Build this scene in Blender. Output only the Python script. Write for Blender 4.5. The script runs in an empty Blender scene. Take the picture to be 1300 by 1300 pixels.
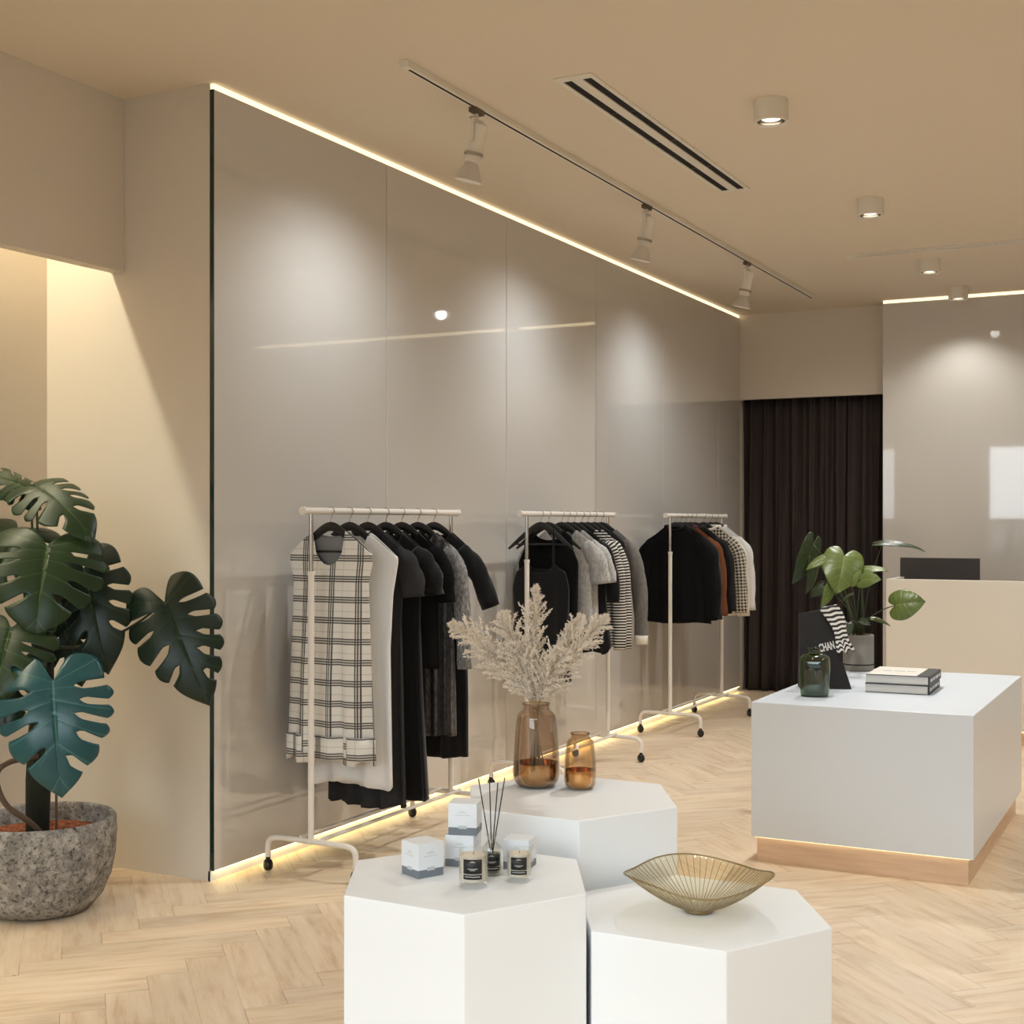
import bpy, bmesh, math, random
import numpy as np
from mathutils import Vector, Matrix, Quaternion

random.seed(7)
rng = np.random.default_rng(7)
PI = math.pi
SC = bpy.context.scene
COL = SC.collection

# ------------------------------------------------------------------ object helpers
def tag(o, label=None, cat=None, group=None, kind=None):
    if label: o['label'] = label
    if cat: o['category'] = cat
    if group: o['group'] = group
    if kind: o['kind'] = kind
    return o

def thing(name, label, cat, loc=(0, 0, 0), rz=0.0, group=None):
    o = bpy.data.objects.new(name, None)
    COL.objects.link(o)
    o.location = loc
    o.rotation_euler = (0, 0, rz)
    o.empty_display_size = 0.05
    return tag(o, label, cat, group, 'thing')

class MB:
    """collects quads, boxes, tubes, lathes into one mesh"""
    def __init__(self):
        self.v, self.f, self.uv = [], [], []
    def add(self, vs, fs, uvs=None):
        b = len(self.v)
        self.v += [tuple(float(c) for c in p) for p in vs]
        for i, f in enumerate(fs):
            self.f.append(tuple(b + k for k in f))
            self.uv.append(uvs[i] if uvs else None)
        return self
    def box(self, x0, x1, y0, y1, z0, z1):
        vs = [(x, y, z) for x in (x0, x1) for y in (y0, y1) for z in (z0, z1)]
        fs = [(0, 1, 3, 2), (4, 6, 7, 5), (0, 4, 5, 1), (2, 3, 7, 6), (0, 2, 6, 4), (1, 5, 7, 3)]
        return self.add(vs, fs)
    def prism(self, poly, z0, z1):
        n = len(poly)
        vs = [(p[0], p[1], z0) for p in poly] + [(p[0], p[1], z1) for p in poly]
        fs = [tuple(range(n - 1, -1, -1)), tuple(range(n, 2 * n))]
        fs += [(i, (i + 1) % n, n + (i + 1) % n, n + i) for i in range(n)]
        return self.add(vs, fs)
    def lathe(self, prof, seg=40, axis=(0, 0), close=False):
        """prof: list of (r, z)"""
        vs, fs = [], []
        n = len(prof)
        for r, z in prof:
            for k in range(seg):
                a = 2 * PI * k / seg
                vs.append((axis[0] + r * math.cos(a), axis[1] + r * math.sin(a), z))
        m = n if close else n - 1
        for i in range(m):
            j = (i + 1) % n
            for k in range(seg):
                k2 = (k + 1) % seg
                fs.append((i * seg + k, i * seg + k2, j * seg + k2, j * seg + k))
        return self.add(vs, fs)
    def tube(self, path, r, seg=10, caps=True, flat=None):
        """path of points, r number or list; flat=(rx scale) for elliptic"""
        P = [Vector(p) for p in path]
        n = len(P)
        rs = list(r) if hasattr(r, '__len__') else [r] * n
        vs, fs = [], []
        up = None
        for i in range(n):
            t = (P[min(i + 1, n - 1)] - P[max(i - 1, 0)]).normalized()
            if up is None:
                up = Vector((0, 0, 1)) if abs(t.z) < .9 else Vector((0, 1, 0))
            a = t.cross(up).normalized()
            b = a.cross(t).normalized()
            up = b
            for k in range(seg):
                w = 2 * PI * k / seg
                vs.append(P[i] + a * math.cos(w) * rs[i] + b * math.sin(w) * rs[i] * (flat or 1))
        for i in range(n - 1):
            for k in range(seg):
                k2 = (k + 1) % seg
                fs.append((i * seg + k, i * seg + k2, (i + 1) * seg + k2, (i + 1) * seg + k))
        if caps:
            fs.append(tuple(range(seg - 1, -1, -1)))
            fs.append(tuple((n - 1) * seg + k for k in range(seg)))
        return self.add(vs, fs)
    def build(self, name, m=None, parent=None, smooth=False, bevel=0, seg=2, solid=0, soff=0, merge=0, fixn=True):
        me = bpy.data.meshes.new(name)
        me.from_pydata(self.v, [], self.f)
        if any(u is not None for u in self.uv):
            lay = me.uv_layers.new(name='UVMap')
            li = 0
            for f, u in zip(self.f, self.uv):
                for k in range(len(f)):
                    lay.data[li].uv = u[k] if u else (0, 0)
                    li += 1
        if merge or fixn:
            bm = bmesh.new(); bm.from_mesh(me)
            if merge: bmesh.ops.remove_doubles(bm, verts=bm.verts, dist=merge)
            if fixn: bmesh.ops.recalc_face_normals(bm, faces=bm.faces)
            bm.to_mesh(me); bm.free()
        if smooth:
            me.polygons.foreach_set('use_smooth', [True] * len(me.polygons))
        if m: me.materials.append(m)
        o = bpy.data.objects.new(name, me)
        COL.objects.link(o)
        if parent: o.parent = parent
        if bevel:
            b = o.modifiers.new('bevel', 'BEVEL'); b.width = bevel; b.segments = seg; b.limit_method = 'ANGLE'
            b.harden_normals = False
        if solid:
            s = o.modifiers.new('solid', 'SOLIDIFY'); s.thickness = solid; s.offset = soff
        if smooth == 'auto':
            try:
                me.set_sharp_from_angle(angle=math.radians(40))
            except Exception:
                pass
        return o

def bez(p0, p1, p2, n=10):
    p0, p1, p2 = Vector(p0), Vector(p1), Vector(p2)
    return [p0 * (1 - t) ** 2 + p1 * 2 * t * (1 - t) + p2 * t * t for t in [i / (n - 1) for i in range(n)]]

def smooth_path(pts, n=8):
    """Catmull-Rom through the points"""
    P = [Vector(p) for p in pts]
    P = [P[0] * 2 - P[1]] + P + [P[-1] * 2 - P[-2]]
    out = []
    for i in range(1, len(P) - 2):
        for k in range(n):
            t = k / n
            out.append(0.5 * ((2 * P[i]) + (P[i + 1] - P[i - 1]) * t + (2 * P[i - 1] - 5 * P[i] + 4 * P[i + 1] - P[i + 2]) * t * t
                              + (3 * P[i] - P[i - 1] - 3 * P[i + 1] + P[i + 2]) * t ** 3))
    out.append(P[-2])
    return out

# ------------------------------------------------------------------ material helpers
def lin(c):
    return tuple(((x / 255) / 12.92 if x / 255 <= .04045 else ((x / 255 + .055) / 1.055) ** 2.4) for x in c) + (1,)

class N:
    def __init__(self, name):
        self.m = bpy.data.materials.new(name); self.m.use_nodes = True
        self.t = self.m.node_tree; self.t.nodes.clear()
        self.out = self.t.nodes.new('ShaderNodeOutputMaterial')
    def n(self, typ, **kw):
        x = self.t.nodes.new(typ)
        for k, v in kw.items(): setattr(x, k, v)
        return x
    def l(self, a, b): self.t.links.new(a, b)
    def set(self, sock, v):
        if hasattr(v, 'is_linked') or isinstance(v, bpy.types.NodeSocket): self.l(v, sock)
        else: sock.default_value = v
    def math(self, op, a, b=0.0, c=None):
        x = self.n('ShaderNodeMath', operation=op)
        self.set(x.inputs[0], a); self.set(x.inputs[1], b)
        if c is not None: self.set(x.inputs[2], c)
        return x.outputs[0]
    def mix(self, fac, a, b):
        x = self.n('ShaderNodeMix', data_type='RGBA')
        self.set(x.inputs[0], fac); self.set(x.inputs[6], a); self.set(x.inputs[7], b)
        return x.outputs[2]
    def noise(self, scale, detail=3, rough=.5, vec=None, dim='3D'):
        x = self.n('ShaderNodeTexNoise', noise_dimensions=dim)
        x.inputs['Scale'].default_value = scale; x.inputs['Detail'].default_value = detail; x.inputs['Roughness'].default_value = rough
        if vec is not None: self.l(vec, x.inputs['Vector'])
        return x.outputs[0]
    def ramp(self, fac, stops):
        x = self.n('ShaderNodeValToRGB'); e = x.color_ramp.elements
        while len(e) > len(stops): e.remove(e[-1])
        while len(e) < len(stops): e.new(0.5)
        for el, (p, c) in zip(e, stops): el.position = p; el.color = c
        self.l(fac, x.inputs[0]); return x.outputs[0]
    def coord(self, which='Object'): return self.n('ShaderNodeTexCoord').outputs[which]
    def sep(self, v):
        x = self.n('ShaderNodeSeparateXYZ'); self.l(v, x.inputs[0]); return x.outputs
    def mapping(self, v, scale=(1, 1, 1), rot=(0, 0, 0)):
        x = self.n('ShaderNodeMapping'); self.l(v, x.inputs[0]); x.inputs['Scale'].default_value = scale; x.inputs['Rotation'].default_value = rot
        return x.outputs[0]
    def bump(self, h, strength=.2, dist=.01):
        x = self.n('ShaderNodeBump'); x.inputs['Strength'].default_value = strength; x.inputs['Distance'].default_value = dist
        self.l(h, x.inputs['Height']); return x.outputs[0]
    def bsdf(self, color=None, rough=.5, metal=0., spec=.5, normal=None, **kw):
        b = self.n('ShaderNodeBsdfPrincipled')
        if color is not None: self.set(b.inputs['Base Color'], color)
        self.set(b.inputs['Roughness'], rough); self.set(b.inputs['Metallic'], metal)
        b.inputs['Specular IOR Level'].default_value = spec
        if normal is not None: self.l(normal, b.inputs['Normal'])
        for k, v in kw.items(): self.set(b.inputs[k.replace('_', ' ')], v)
        self.l(b.outputs[0], self.out.inputs[0]); return b

def simple(name, c, rough=.5, metal=0., spec=.5, bump=None, var=0.0, **kw):
    n = N(name); col = lin(c)
    normal = None
    if bump:
        normal = n.bump(n.noise(bump[0], 4, .6, n.coord()), bump[1], bump[2])
    if var:
        f = n.noise(6, 4, .6, n.coord())
        dark = tuple(x * (1 - var) for x in col[:3]) + (1,)
        col = n.mix(f, dark, col)
    n.bsdf(col, rough, metal, spec, normal, **kw); return n.m

def emit(name, c, s):
    n = N(name); e = n.n('ShaderNodeEmission'); e.inputs[0].default_value = lin(c); e.inputs[1].default_value = s
    n.l(e.outputs[0], n.out.inputs[0]); return n.m

def thin_glass(name, tint, base=.06, edge=.65, rough=.02):
    """clear thin glass: see-through tint plus a fresnel reflection"""
    n = N(name)
    t = n.n('ShaderNodeBsdfTransparent'); t.inputs[0].default_value = lin(tint)
    g = n.n('ShaderNodeBsdfGlossy'); g.inputs['Roughness'].default_value = rough; g.inputs[0].default_value = (1, 1, 1, 1)
    lw = n.n('ShaderNodeLayerWeight'); lw.inputs[0].default_value = .25
    fac = n.math('MULTIPLY_ADD', lw.outputs['Fresnel'], edge, base)
    mx = n.n('ShaderNodeMixShader'); n.l(fac, mx.inputs[0]); n.l(t.outputs[0], mx.inputs[1]); n.l(g.outputs[0], mx.inputs[2])
    n.l(mx.outputs[0], n.out.inputs[0]); return n.m

M = {}
M['ceil'] = simple('ceiling_paint', (224, 211, 192), .9, spec=.2)
M['wall'] = simple('wall_plaster', (216, 206, 192), .85, spec=.25, bump=(60, .03, .002))
M['panel'] = None
M['white'] = simple('white_lacquer', (220, 227, 236), .32, spec=.4)
M['tablewhite'] = simple('white_matt_board', (243, 245, 247), .45, spec=.4)
M['metal_white'] = simple('white_powder_coat', (228, 222, 214), .35, spec=.5)
M['chrome'] = simple('polished_steel', (190, 184, 176), .18, 1.0)
M['black_plastic'] = simple('black_plastic', (20, 19, 18), .4)
M['black_wood'] = simple('black_lacquered_wood', (17, 16, 16), .38, spec=.5)
M['glass_edge'] = simple('dark_green_glass_edge', (24, 44, 38), .12, spec=.6)
M['led'] = emit('warm_led_strip', (255, 232, 188), 1.7)
M['led_floor'] = emit('warm_floor_led', (255, 226, 160), 9.0)
M['led_counter'] = emit('warm_counter_led', (255, 230, 178), 2.2)
M['led_niche'] = emit('niche_led', (255, 249, 222), 66.0)
M['bulb'] = emit('lamp_glow', (255, 244, 224), 2.4)
M['slot_dark'] = simple('slot_void', (16, 13, 11), .9)
M['fixture'] = simple('ceiling_fixture_white', (226, 218, 204), .45)
M['adapter'] = simple('shadow_taupe_adapter', (92, 78, 62), .6)  # dark taupe holds the fixture's shadow on the adapter
M['fixture_cone'] = simple('lamp_shade_grey', (205, 196, 184), .4)
M['fixture_cone'].use_backface_culling = False
M['inner_shade'] = simple('grey_inner_shade', (132, 133, 135), .85, spec=.2)  # grey puts the shade inside the neck opening into the colour
M['black'] = simple('black_fabric', (20, 19, 20), .92, spec=.2, bump=(240, .25, .002), Sheen_Weight=.15)
M['black_soft'] = simple('black_wool', (15, 15, 16), .95, spec=.15, bump=(160, .3, .002))
M['charcoal'] = simple('charcoal_fabric', (47, 46, 47), .9, spec=.2, bump=(260, .25, .002))
M['darkgrey'] = simple('dark_grey_fabric', (38, 36, 36), .9, spec=.2, bump=(260, .25, .002))
M['whitecloth'] = simple('white_cotton', (222, 221, 220), .85, spec=.2, bump=(320, .2, .001))
M['cream'] = simple('cream_cotton', (216, 208, 194), .88, spec=.2, bump=(300, .2, .001))
M['rust'] = simple('rust_brown_wool', (112, 66, 40), .92, spec=.2, bump=(200, .3, .002))
M['soil'] = None

# --- glossy back-painted glass
n = N('back_painted_glass')
pn = n.noise(.9, 2, .5, n.coord())
n.bsdf(lin((204, 199, 192)), .045, 0, .5, n.bump(pn, .03, .02), Coat_Weight=.9, Coat_Roughness=.02)
M['panel'] = n.m

# --- oak planks (u along the plank in metres, v across 0..1; z of uv unavailable so the random tone sits in a colour attribute)
n = N('oak_herringbone')
at = n.n('ShaderNodeAttribute', attribute_name='tone')
tone = n.sep(at.outputs['Vector'])
uv = n.n('ShaderNodeUVMap', uv_map='UVMap').outputs[0]
s = n.sep(uv)
off = n.n('ShaderNodeCombineXYZ')
n.l(s[0], off.inputs[0]); n.l(s[1], off.inputs[1]); n.l(n.math('MULTIPLY', tone[0], 37.0), off.inputs[2])
grain = n.noise(5.5, 5, .62, n.mapping(off.outputs[0], (.55, 5.5, 1)))
fine = n.noise(26, 3, .6, n.mapping(off.outputs[0], (.5, 9, 1)))
blot = n.noise(2.6, 3, .6, n.mapping(off.outputs[0], (1.2, 2.2, 1)))
c = n.ramp(grain, [(.25, lin((204, 172, 138))), (.48, lin((230, 208, 180))), (.75, lin((239, 222, 200)))])
c = n.mix(n.math('MULTIPLY', fine, .3), c, lin((214, 186, 152)))
c = n.mix(n.math('MULTIPLY', n.ramp(blot, [(.55, (0, 0, 0, 1)), (.8, (1, 1, 1, 1))]), .52), c, lin((182, 142, 102)))
vor = n.n('ShaderNodeTexVoronoi'); vor.inputs['Scale'].default_value = 2.3
n.l(n.mapping(off.outputs[0], (1.0, 2.0, 1)), vor.inputs['Vector'])
knot = n.math('LESS_THAN', n.math('ADD', vor.outputs['Distance'], n.math('MULTIPLY', n.noise(30, 2, .5, off.outputs[0]), .05)), .062)
c = n.mix(n.math('MULTIPLY', knot, .5), c, lin((96, 62, 36)))
br = n.math('MULTIPLY_ADD', tone[1], .14, .95)
vm = n.n('ShaderNodeVectorMath', operation='SCALE'); n.l(c, vm.inputs[0]); n.l(br, vm.inputs['Scale'])
n.bsdf(vm.outputs[0], n.math('MULTIPLY_ADD', fine, .15, .33), 0, .45, n.bump(fine, .05, .002))
M['oak'] = n.m

n = N('oak_plinth')
g = n.noise(7, 4, .6, n.mapping(n.coord(), (.5, .5, 6)))
n.bsdf(n.ramp(g, [(.3, lin((212, 180, 152))), (.7, lin((232, 204, 176)))]), .45)
M['plinth'] = n.m

# --- concrete for pots
n = N('weathered_concrete')
co = n.coord()
a = n.noise(11, 8, .78, co); b = n.noise(62, 5, .8, co)
c = n.ramp(a, [(.3, lin((84, 82, 79))), (.46, lin((136, 132, 127))), (.62, lin((186, 181, 174)))])
c = n.mix(n.ramp(b, [(.36, (1, 1, 1, 1)), (.48, (0, 0, 0, 1))]), c, lin((52, 50, 48)))
c = n.mix(n.math('MULTIPLY', n.ramp(b, [(.6, (0, 0, 0, 1)), (.7, (1, 1, 1, 1))]), .5), c, lin((190, 184, 176)))
n.bsdf(c, .9, 0, .2, n.bump(b, .7, .008)); M['concrete'] = n.m
M['concrete_fine'] = simple('smooth_concrete', (148, 142, 134), .85, bump=(40, .2, .003), var=.25)

n = N('clay_granules')
v = n.n('ShaderNodeTexVoronoi'); v.inputs['Scale'].default_value = 70; n.l(n.coord(), v.inputs['Vector'])
n.bsdf(n.mix(n.sep(v.outputs['Color'])[0], lin((96, 52, 34)), lin((160, 96, 66))), .95, 0, .2, n.bump(v.outputs['Distance'], 1, .01))
M['soil'] = n.m

# --- leaves
def leaf_mat(name, c0, c1, vein, rough=.40):
    n = N(name)
    uv = n.sep(n.n('ShaderNodeUVMap', uv_map='UVMap').outputs[0])   # u: 0 midrib..1 edge, v along
    k = n.noise(7, 3, .5, n.coord())
    c = n.mix(k, lin(c0), lin(c1))
    mid = n.math('LESS_THAN', uv[0], .022)
    lat = n.math('ABSOLUTE', n.math('SUBTRACT', n.math('FRACT', n.math('MULTIPLY', uv[1], 7.0)), .5))
    latm = n.math('MULTIPLY', n.math('LESS_THAN', lat, .03), .35)
    c = n.mix(n.math('MAXIMUM', n.math('MULTIPLY', mid, .8), latm), c, lin(vein))
    n.bsdf(c, rough, 0, .38, n.bump(n.math('SMOOTH_MIN', lat, .2, .2), .35, .01)); return n.m
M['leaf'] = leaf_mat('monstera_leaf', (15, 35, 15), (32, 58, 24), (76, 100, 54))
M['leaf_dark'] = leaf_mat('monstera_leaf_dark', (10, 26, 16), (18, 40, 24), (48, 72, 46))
M['leaf_sky_sheen'] = leaf_mat('monstera_leaf_sky_sheen', (20, 58, 62), (38, 86, 92), (84, 128, 124), .28)  # blue tint paints the daylight sheen onto this one leaf
M['leaf_small'] = leaf_mat('round_leaf', (74, 88, 38), (104, 118, 58), (140, 148, 90), .34)
M['leaf_small_dark'] = leaf_mat('round_leaf_dark', (34, 46, 26), (52, 66, 36), (80, 92, 58), .34)
M['stem'] = simple('green_stem', (44, 62, 28), .5)
M['stem_dark'] = simple('dark_stem', (40, 44, 26), .6)
M['root'] = simple('aerial_root', (92, 74, 58), .8, var=.3)
M['pole'] = simple('mossy_cane', (34, 38, 24), .95, bump=(60, .8, .01), var=.4)
M['pampas'] = simple('dried_pampas', (244, 232, 216), .9, spec=.2, var=.2)
M['straw'] = simple('straw_stem', (186, 160, 120), .8)

# --- patterned cloths: UV in metres (u across, v height)
def lines(n, x, period, offs, width):
    """sum of thin lines at offsets inside one period"""
    fr = n.math('MULTIPLY', n.math('FRACT', n.math('DIVIDE', x, period)), period)
    tot = None
    for o in offs:
        d = n.math('LESS_THAN', n.math('ABSOLUTE', n.math('SUBTRACT', fr, o)), width / 2)
        tot = d if tot is None else n.math('MAXIMUM', tot, d)
    return tot
n = N('windowpane_plaid')
uv = n.sep(n.n('ShaderNodeUVMap', uv_map='UVMap').outputs[0])
hx = lines(n, uv[0], .138, (.045, .056, .067), .0052)
hy = lines(n, uv[1], .089, (.028, .0385, .049), .0050)
fx = lines(n, uv[0], .138, (.115,), .0022)
fy = lines(n, uv[1], .089, (.078,), .0022)
wash = n.math('MULTIPLY', n.math('MAXIMUM', lines(n, uv[0], .138, (.056,), .030), lines(n, uv[1], .089, (.0385,), .028)), .24)
c = n.mix(n.math('MULTIPLY', n.math('MAXIMUM', fx, fy), .4), lin((226, 223, 217)), lin((60, 60, 60)))
c = n.mix(wash, c, lin((70, 68, 66)))
c = n.mix(n.math('MULTIPLY', n.math('MAXIMUM', hx, hy), .88), c, lin((24, 23, 23)))
n.bsdf(c, .88, 0, .2, n.bump(n.noise(350, 2, .5, n.coord()), .15, .001)); M['plaid'] = n.m

n = N('black_white_stripe')
uv = n.sep(n.n('ShaderNodeUVMap', uv_map='UVMap').outputs[0])
st = n.math('LESS_THAN', n.math('FRACT', n.math('DIVIDE', uv[1], .0168)), .5)
n.bsdf(n.mix(st, lin((212, 206, 198)), lin((20, 19, 19))), .9, 0, .2); M['stripe'] = n.m

n = N('houndstooth_check')
uv = n.sep(n.n('ShaderNodeUVMap', uv_map='UVMap').outputs[0])
a = n.math('LESS_THAN', n.math('FRACT', n.math('DIVIDE', uv[0], .024)), .5)
b = n.math('LESS_THAN', n.math('FRACT', n.math('DIVIDE', uv[1], .024)), .5)
d = n.math('LESS_THAN', n.math('FRACT', n.math('DIVIDE', n.math('ADD', uv[0], uv[1]), .012)), .5)
tw = n.math('MULTIPLY', n.math('ABSOLUTE', n.math('SUBTRACT', a, b)), d)
n.bsdf(n.mix(n.math('MAXIMUM', n.math('MULTIPLY', a, b), tw), lin((206, 196, 178)), lin((26, 24, 22))), .9, 0, .2); M['hound'] = n.m

def marl(name, c0, c1, ribs=False):
    n = N(name)
    g = n.noise(95, 4, .7, n.mapping(n.coord(), (1, 1, .4)))
    c = n.mix(n.ramp(g, [(.3, (0, 0, 0, 1)), (.72, (1, 1, 1, 1))]), lin(c0), lin(c1))
    if ribs:
        uv = n.sep(n.n('ShaderNodeUVMap', uv_map='UVMap').outputs[0])
        r = n.math('LESS_THAN', n.math('FRACT', n.math('DIVIDE', uv[0], .042)), .5)
        c = n.mix(n.math('MULTIPLY', r, .75), c, lin((28, 27, 29)))
    n.bsdf(c, .92, 0, .2, n.bump(g, .3, .002)); return n.m
M['marl'] = marl('grey_marl_knit', (142, 140, 137), (196, 193, 189))
M['marl_dark'] = marl('dark_marl_pleats', (52, 50, 52), (124, 120, 118), True)
M['marl_sleeve'] = marl('dark_marl_knit', (62, 62, 64), (168, 166, 164))
M['marl_mid'] = marl('warm_grey_knit', (98, 94, 90), (124, 119, 114))

n = N('curtain_velvet')
n.bsdf(lin((66, 58, 56)), .95, 0, .15, n.bump(n.noise(200, 2, .5, n.coord()), .1, .001)); M['curtain'] = n.m

# --- glass and small goods
M['amber'] = thin_glass('amber_glass', (236, 229, 222), .03, .5)
M['amber_pale'] = thin_glass('pale_amber_glass', (246, 237, 222), .03, .5)
M['bowl_glass'] = thin_glass('straw_tinted_glass', (250, 247, 236), .02, .3)
M['clear'] = thin_glass('clear_glass', (251, 252, 251), .03, .35)
M['green_glass'] = thin_glass('green_glass', (150, 178, 142), .06, .7)
M['gold'] = simple('mirror_gold', (232, 194, 132), .12, 1.0)
M['rib'] = simple('dark_gold_wire', (150, 130, 92), .3, .6)
M['wax'] = simple('candle_wax', (226, 214, 196), .5, Subsurface_Weight=.0)
M['label_black'] = simple('black_label', (22, 21, 22), .5)
M['mark'] = simple('pale_print', (206, 204, 200), .6)
M['mark_faint'] = simple('faint_print', (196, 198, 202), .6)
M['box_white'] = simple('white_card', (232, 235, 239), .6)
M['box_grey'] = simple('grey_card', (116, 124, 132), .6)
M['reed'] = simple('black_reed', (18, 18, 19), .7)
M['oil'] = simple('perfume_oil', (150, 150, 96), .1, Transmission_Weight=.8)
M['bag'] = simple('black_paper', (22, 20, 20), .75)
M['paper'] = simple('page_edges', (206, 203, 198), .8, bump=(300, .2, .001))
M['cover'] = simple('pale_book_cover', (222, 218, 208), .5)
M['spine'] = simple('black_spine', (26, 25, 25), .5)
M['monitor'] = simple('monitor_back', (52, 44, 40), .45)
n = N('silk_stripe')
uv = n.sep(n.n('ShaderNodeUVMap', uv_map='UVMap').outputs[0])
w = n.math('ADD', uv[1], n.math('MULTIPLY', n.math('SINE', n.math('MULTIPLY', uv[0], 130)), .002))
n.bsdf(n.mix(n.math('LESS_THAN', n.math('FRACT', n.math('DIVIDE', w, .0235)), .5), lin((226, 220, 214)), lin((20, 19, 20))), .5); M['silk'] = n.m

# ------------------------------------------------------------------ room
CZ = 3.3315
XL, XR, YB, YF = -3.68, 1.45, 11.36, -.75
XN = -4.63                       # niche wall

# floor: herringbone planks at 45 degrees to the walls
def herringbone():
    W, L = .135, .675
    c45 = math.sqrt(.5)
    V, Fc, UV, tone = [], [], [], []
    x0, x1, y0, y1 = XN, XR, YF, 12.2
    cx, cy = (x0 + x1) / 2, (y0 + y1) / 2
    n = int(L / W)                # 5
    K = 80
    for i in range(-K, K):
        for j in range(-K, K):
            # herringbone on the integer lattice: horizontal plank at (i + n*j..)
            for o in (0, 1):
                # lattice step: diagonal (1,1); rows repeat by (n, -n)
                a = i + n * j; b = i - n * j
                if o == 0: px, py, w, h = a, b, n, 1
                else: px, py, w, h = a + n, b - n + 1, 1, n
                u0, v0 = px * W, py * W
                qx = [(u0, v0), (u0 + w * W, v0), (u0 + w * W, v0 + h * W), (u0, v0 + h * W)]
                P = [(cx + (u - v) * c45, cy + (u + v) * c45) for u, v in qx]
                mx = sum(p[0] for p in P) / 4; my = sum(p[1] for p in P) / 4
                if not (x0 - .5 < mx < x1 + .5 and y0 - .5 < my < y1 + .5): continue
                g = .0009
                # shrink slightly for the joint
                P = [(mx + (p[0] - mx) * (1 - g / (L / 2)), my + (p[1] - my) * (1 - g / (L / 2))) for p in P]
                P = [(min(max(p[0], x0), x1), min(max(p[1], y0), y1)) for p in P]
                b0 = len(V)
                V += [(p[0], p[1], 0.0) for p in P]
                Fc.append((b0, b0 + 1, b0 + 2, b0 + 3))
                ou = random.random() * 20
                if o == 0: UV.append([(ou, 0), (ou + L, 0), (ou + L, W), (ou, W)])
                else: UV.append([(ou, 0), (ou, W), (ou + L, W), (ou + L, 0)])
                tone.append((random.random(), random.random(), 0))
    return V, Fc, UV, tone
V, Fc, UV, tone = herringbone()
mb = MB(); mb.add(V, Fc, UV)
fl = mb.build('floor', M['oak'], fixn=False)
tag(fl, kind='structure')
at = fl.data.attributes.new('tone', 'FLOAT_VECTOR', 'FACE')
at.data.foreach_set('vector', [c for t in tone for c in t])
sub = MB().box(XN, XR, YF, 12.2, -.12, -.0025).build('floor_joint', simple('joint_filler', (120, 86, 54), .8), fl)

def struct(name, mb, m, parent=None, bevel=0):
    o = mb.build(name, m, parent, bevel=bevel)
    if parent is None: tag(o, kind='structure')
    return o
struct('ceiling', MB().box(XN - .2, XR + .2, YF - .2, 12.3, CZ, CZ + .15), M['ceil'])
# left wall core behind the glass panels, its end is the pillar face
wl = struct('wall_left', MB().box(XN, -3.702, 4.457, 12.2, 0, CZ), M['wall'])
seams = [4.457, 5.792, 7.105, 8.420, 9.698, 11.006, 11.60]
for i in range(6):
    p = MB().box(-3.700, XL, seams[i] + (.0 if i == 0 else .0025), seams[i + 1] - .0025, .046, CZ - .027).build('glass_panel', M['panel'], wl, bevel=.002)
    if i == 0:
        e = MB().box(-3.7005, XL - .0005, 4.4535, 4.4575, .046, CZ - .027).build('glass_edge', M['glass_edge'], p)
        e['label'] = 'dark green polished glass edge'
struct('baseboard_left', MB().box(-3.712, -3.699, 4.457, 11.60, 0, .0435), M['white'])
# niche on the left, behind the lowered bulkhead
struct('wall_niche', MB().box(XN - .15, XN, YF, 4.457, 0, CZ), M['wall'])
struct('wall_bulkhead', MB().box(-4.245, -4.172, YF, 4.455, 2.585, CZ), M['wall'])
# back of the shop
struct('wall_header', MB().box(-3.70, -2.38, 11.60, 11.67, 2.585, CZ), M['wall'])
struct('wall_fitting_room', MB().box(-3.70, -2.30, 12.05, 12.2, 0, CZ), M['wall'])
wb = struct('wall_back', MB().box(-2.382, XR, YB + .02, 12.2, 0, CZ), M['wall'])
for a, b in ((-2.382, -.50), (-.495, XR)):
    MB().box(a, b, YB, YB + .019, .046, CZ - .027).build('glass_panel', M['panel'], wb, bevel=.002)
struct('baseboard_back', MB().box(-2.38, XR, YB + .019, YB + .0205, 0, .0435), M['white'])
struct('wall_right', MB().box(XR, XR + .15, YF, 12.2, 0, CZ), M['wall'])
# shop front behind the camera with its window
wf = MB()
wf.box(XN - .15, -3.25, YF - .15, YF, 0, CZ); wf.box(1.15, XR + .15, YF - .15, YF, 0, CZ)
wf.box(-3.25, 1.15, YF - .15, YF, 0, .12); wf.box(-3.25, 1.15, YF - .15, YF, 2.80, CZ)
struct('wall_front', wf, M['wall'])
wn = MB()
for x in (-3.25, -1.81, -.35, 1.09): wn.box(x, x + .06, YF - .10, YF - .04, .12, 2.80)
for z in (.12, 1.50, 2.74): wn.box(-3.25, 1.15, YF - .10, YF - .04, z, z + .06)
struct('window_1', wn, M['metal_white'])

# ------------------------------------------------------------------ LED strips
def led(name, label, mbx, m, group='warm light strips'):
    o = mbx.build(name, m); tag(o, label, 'light strip', group); return o
led('light_strip', 'glowing warm light strip along ceiling above the long glass wall', MB().box(-3.702, -3.684, 4.46, 11.59, CZ - .024, CZ - .002), M['led'])
led('light_strip', 'short glowing light strip at ceiling above the glass wall behind reception', MB().box(-2.38, XR, YB + .002, YB + .018, CZ - .024, CZ - .002), M['led'])
led('light_strip', 'warm light line under the long glass wall at floor level', MB().box(-3.698, -3.683, 4.47, 11.59, .0435, .0455), M['led_floor'])
led('light_strip', 'warm light strip hidden high inside the niche behind the monstera', MB().box(-4.60, -4.54, .2, 4.35, CZ - .02, CZ - .004), M['led_niche'])

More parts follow.
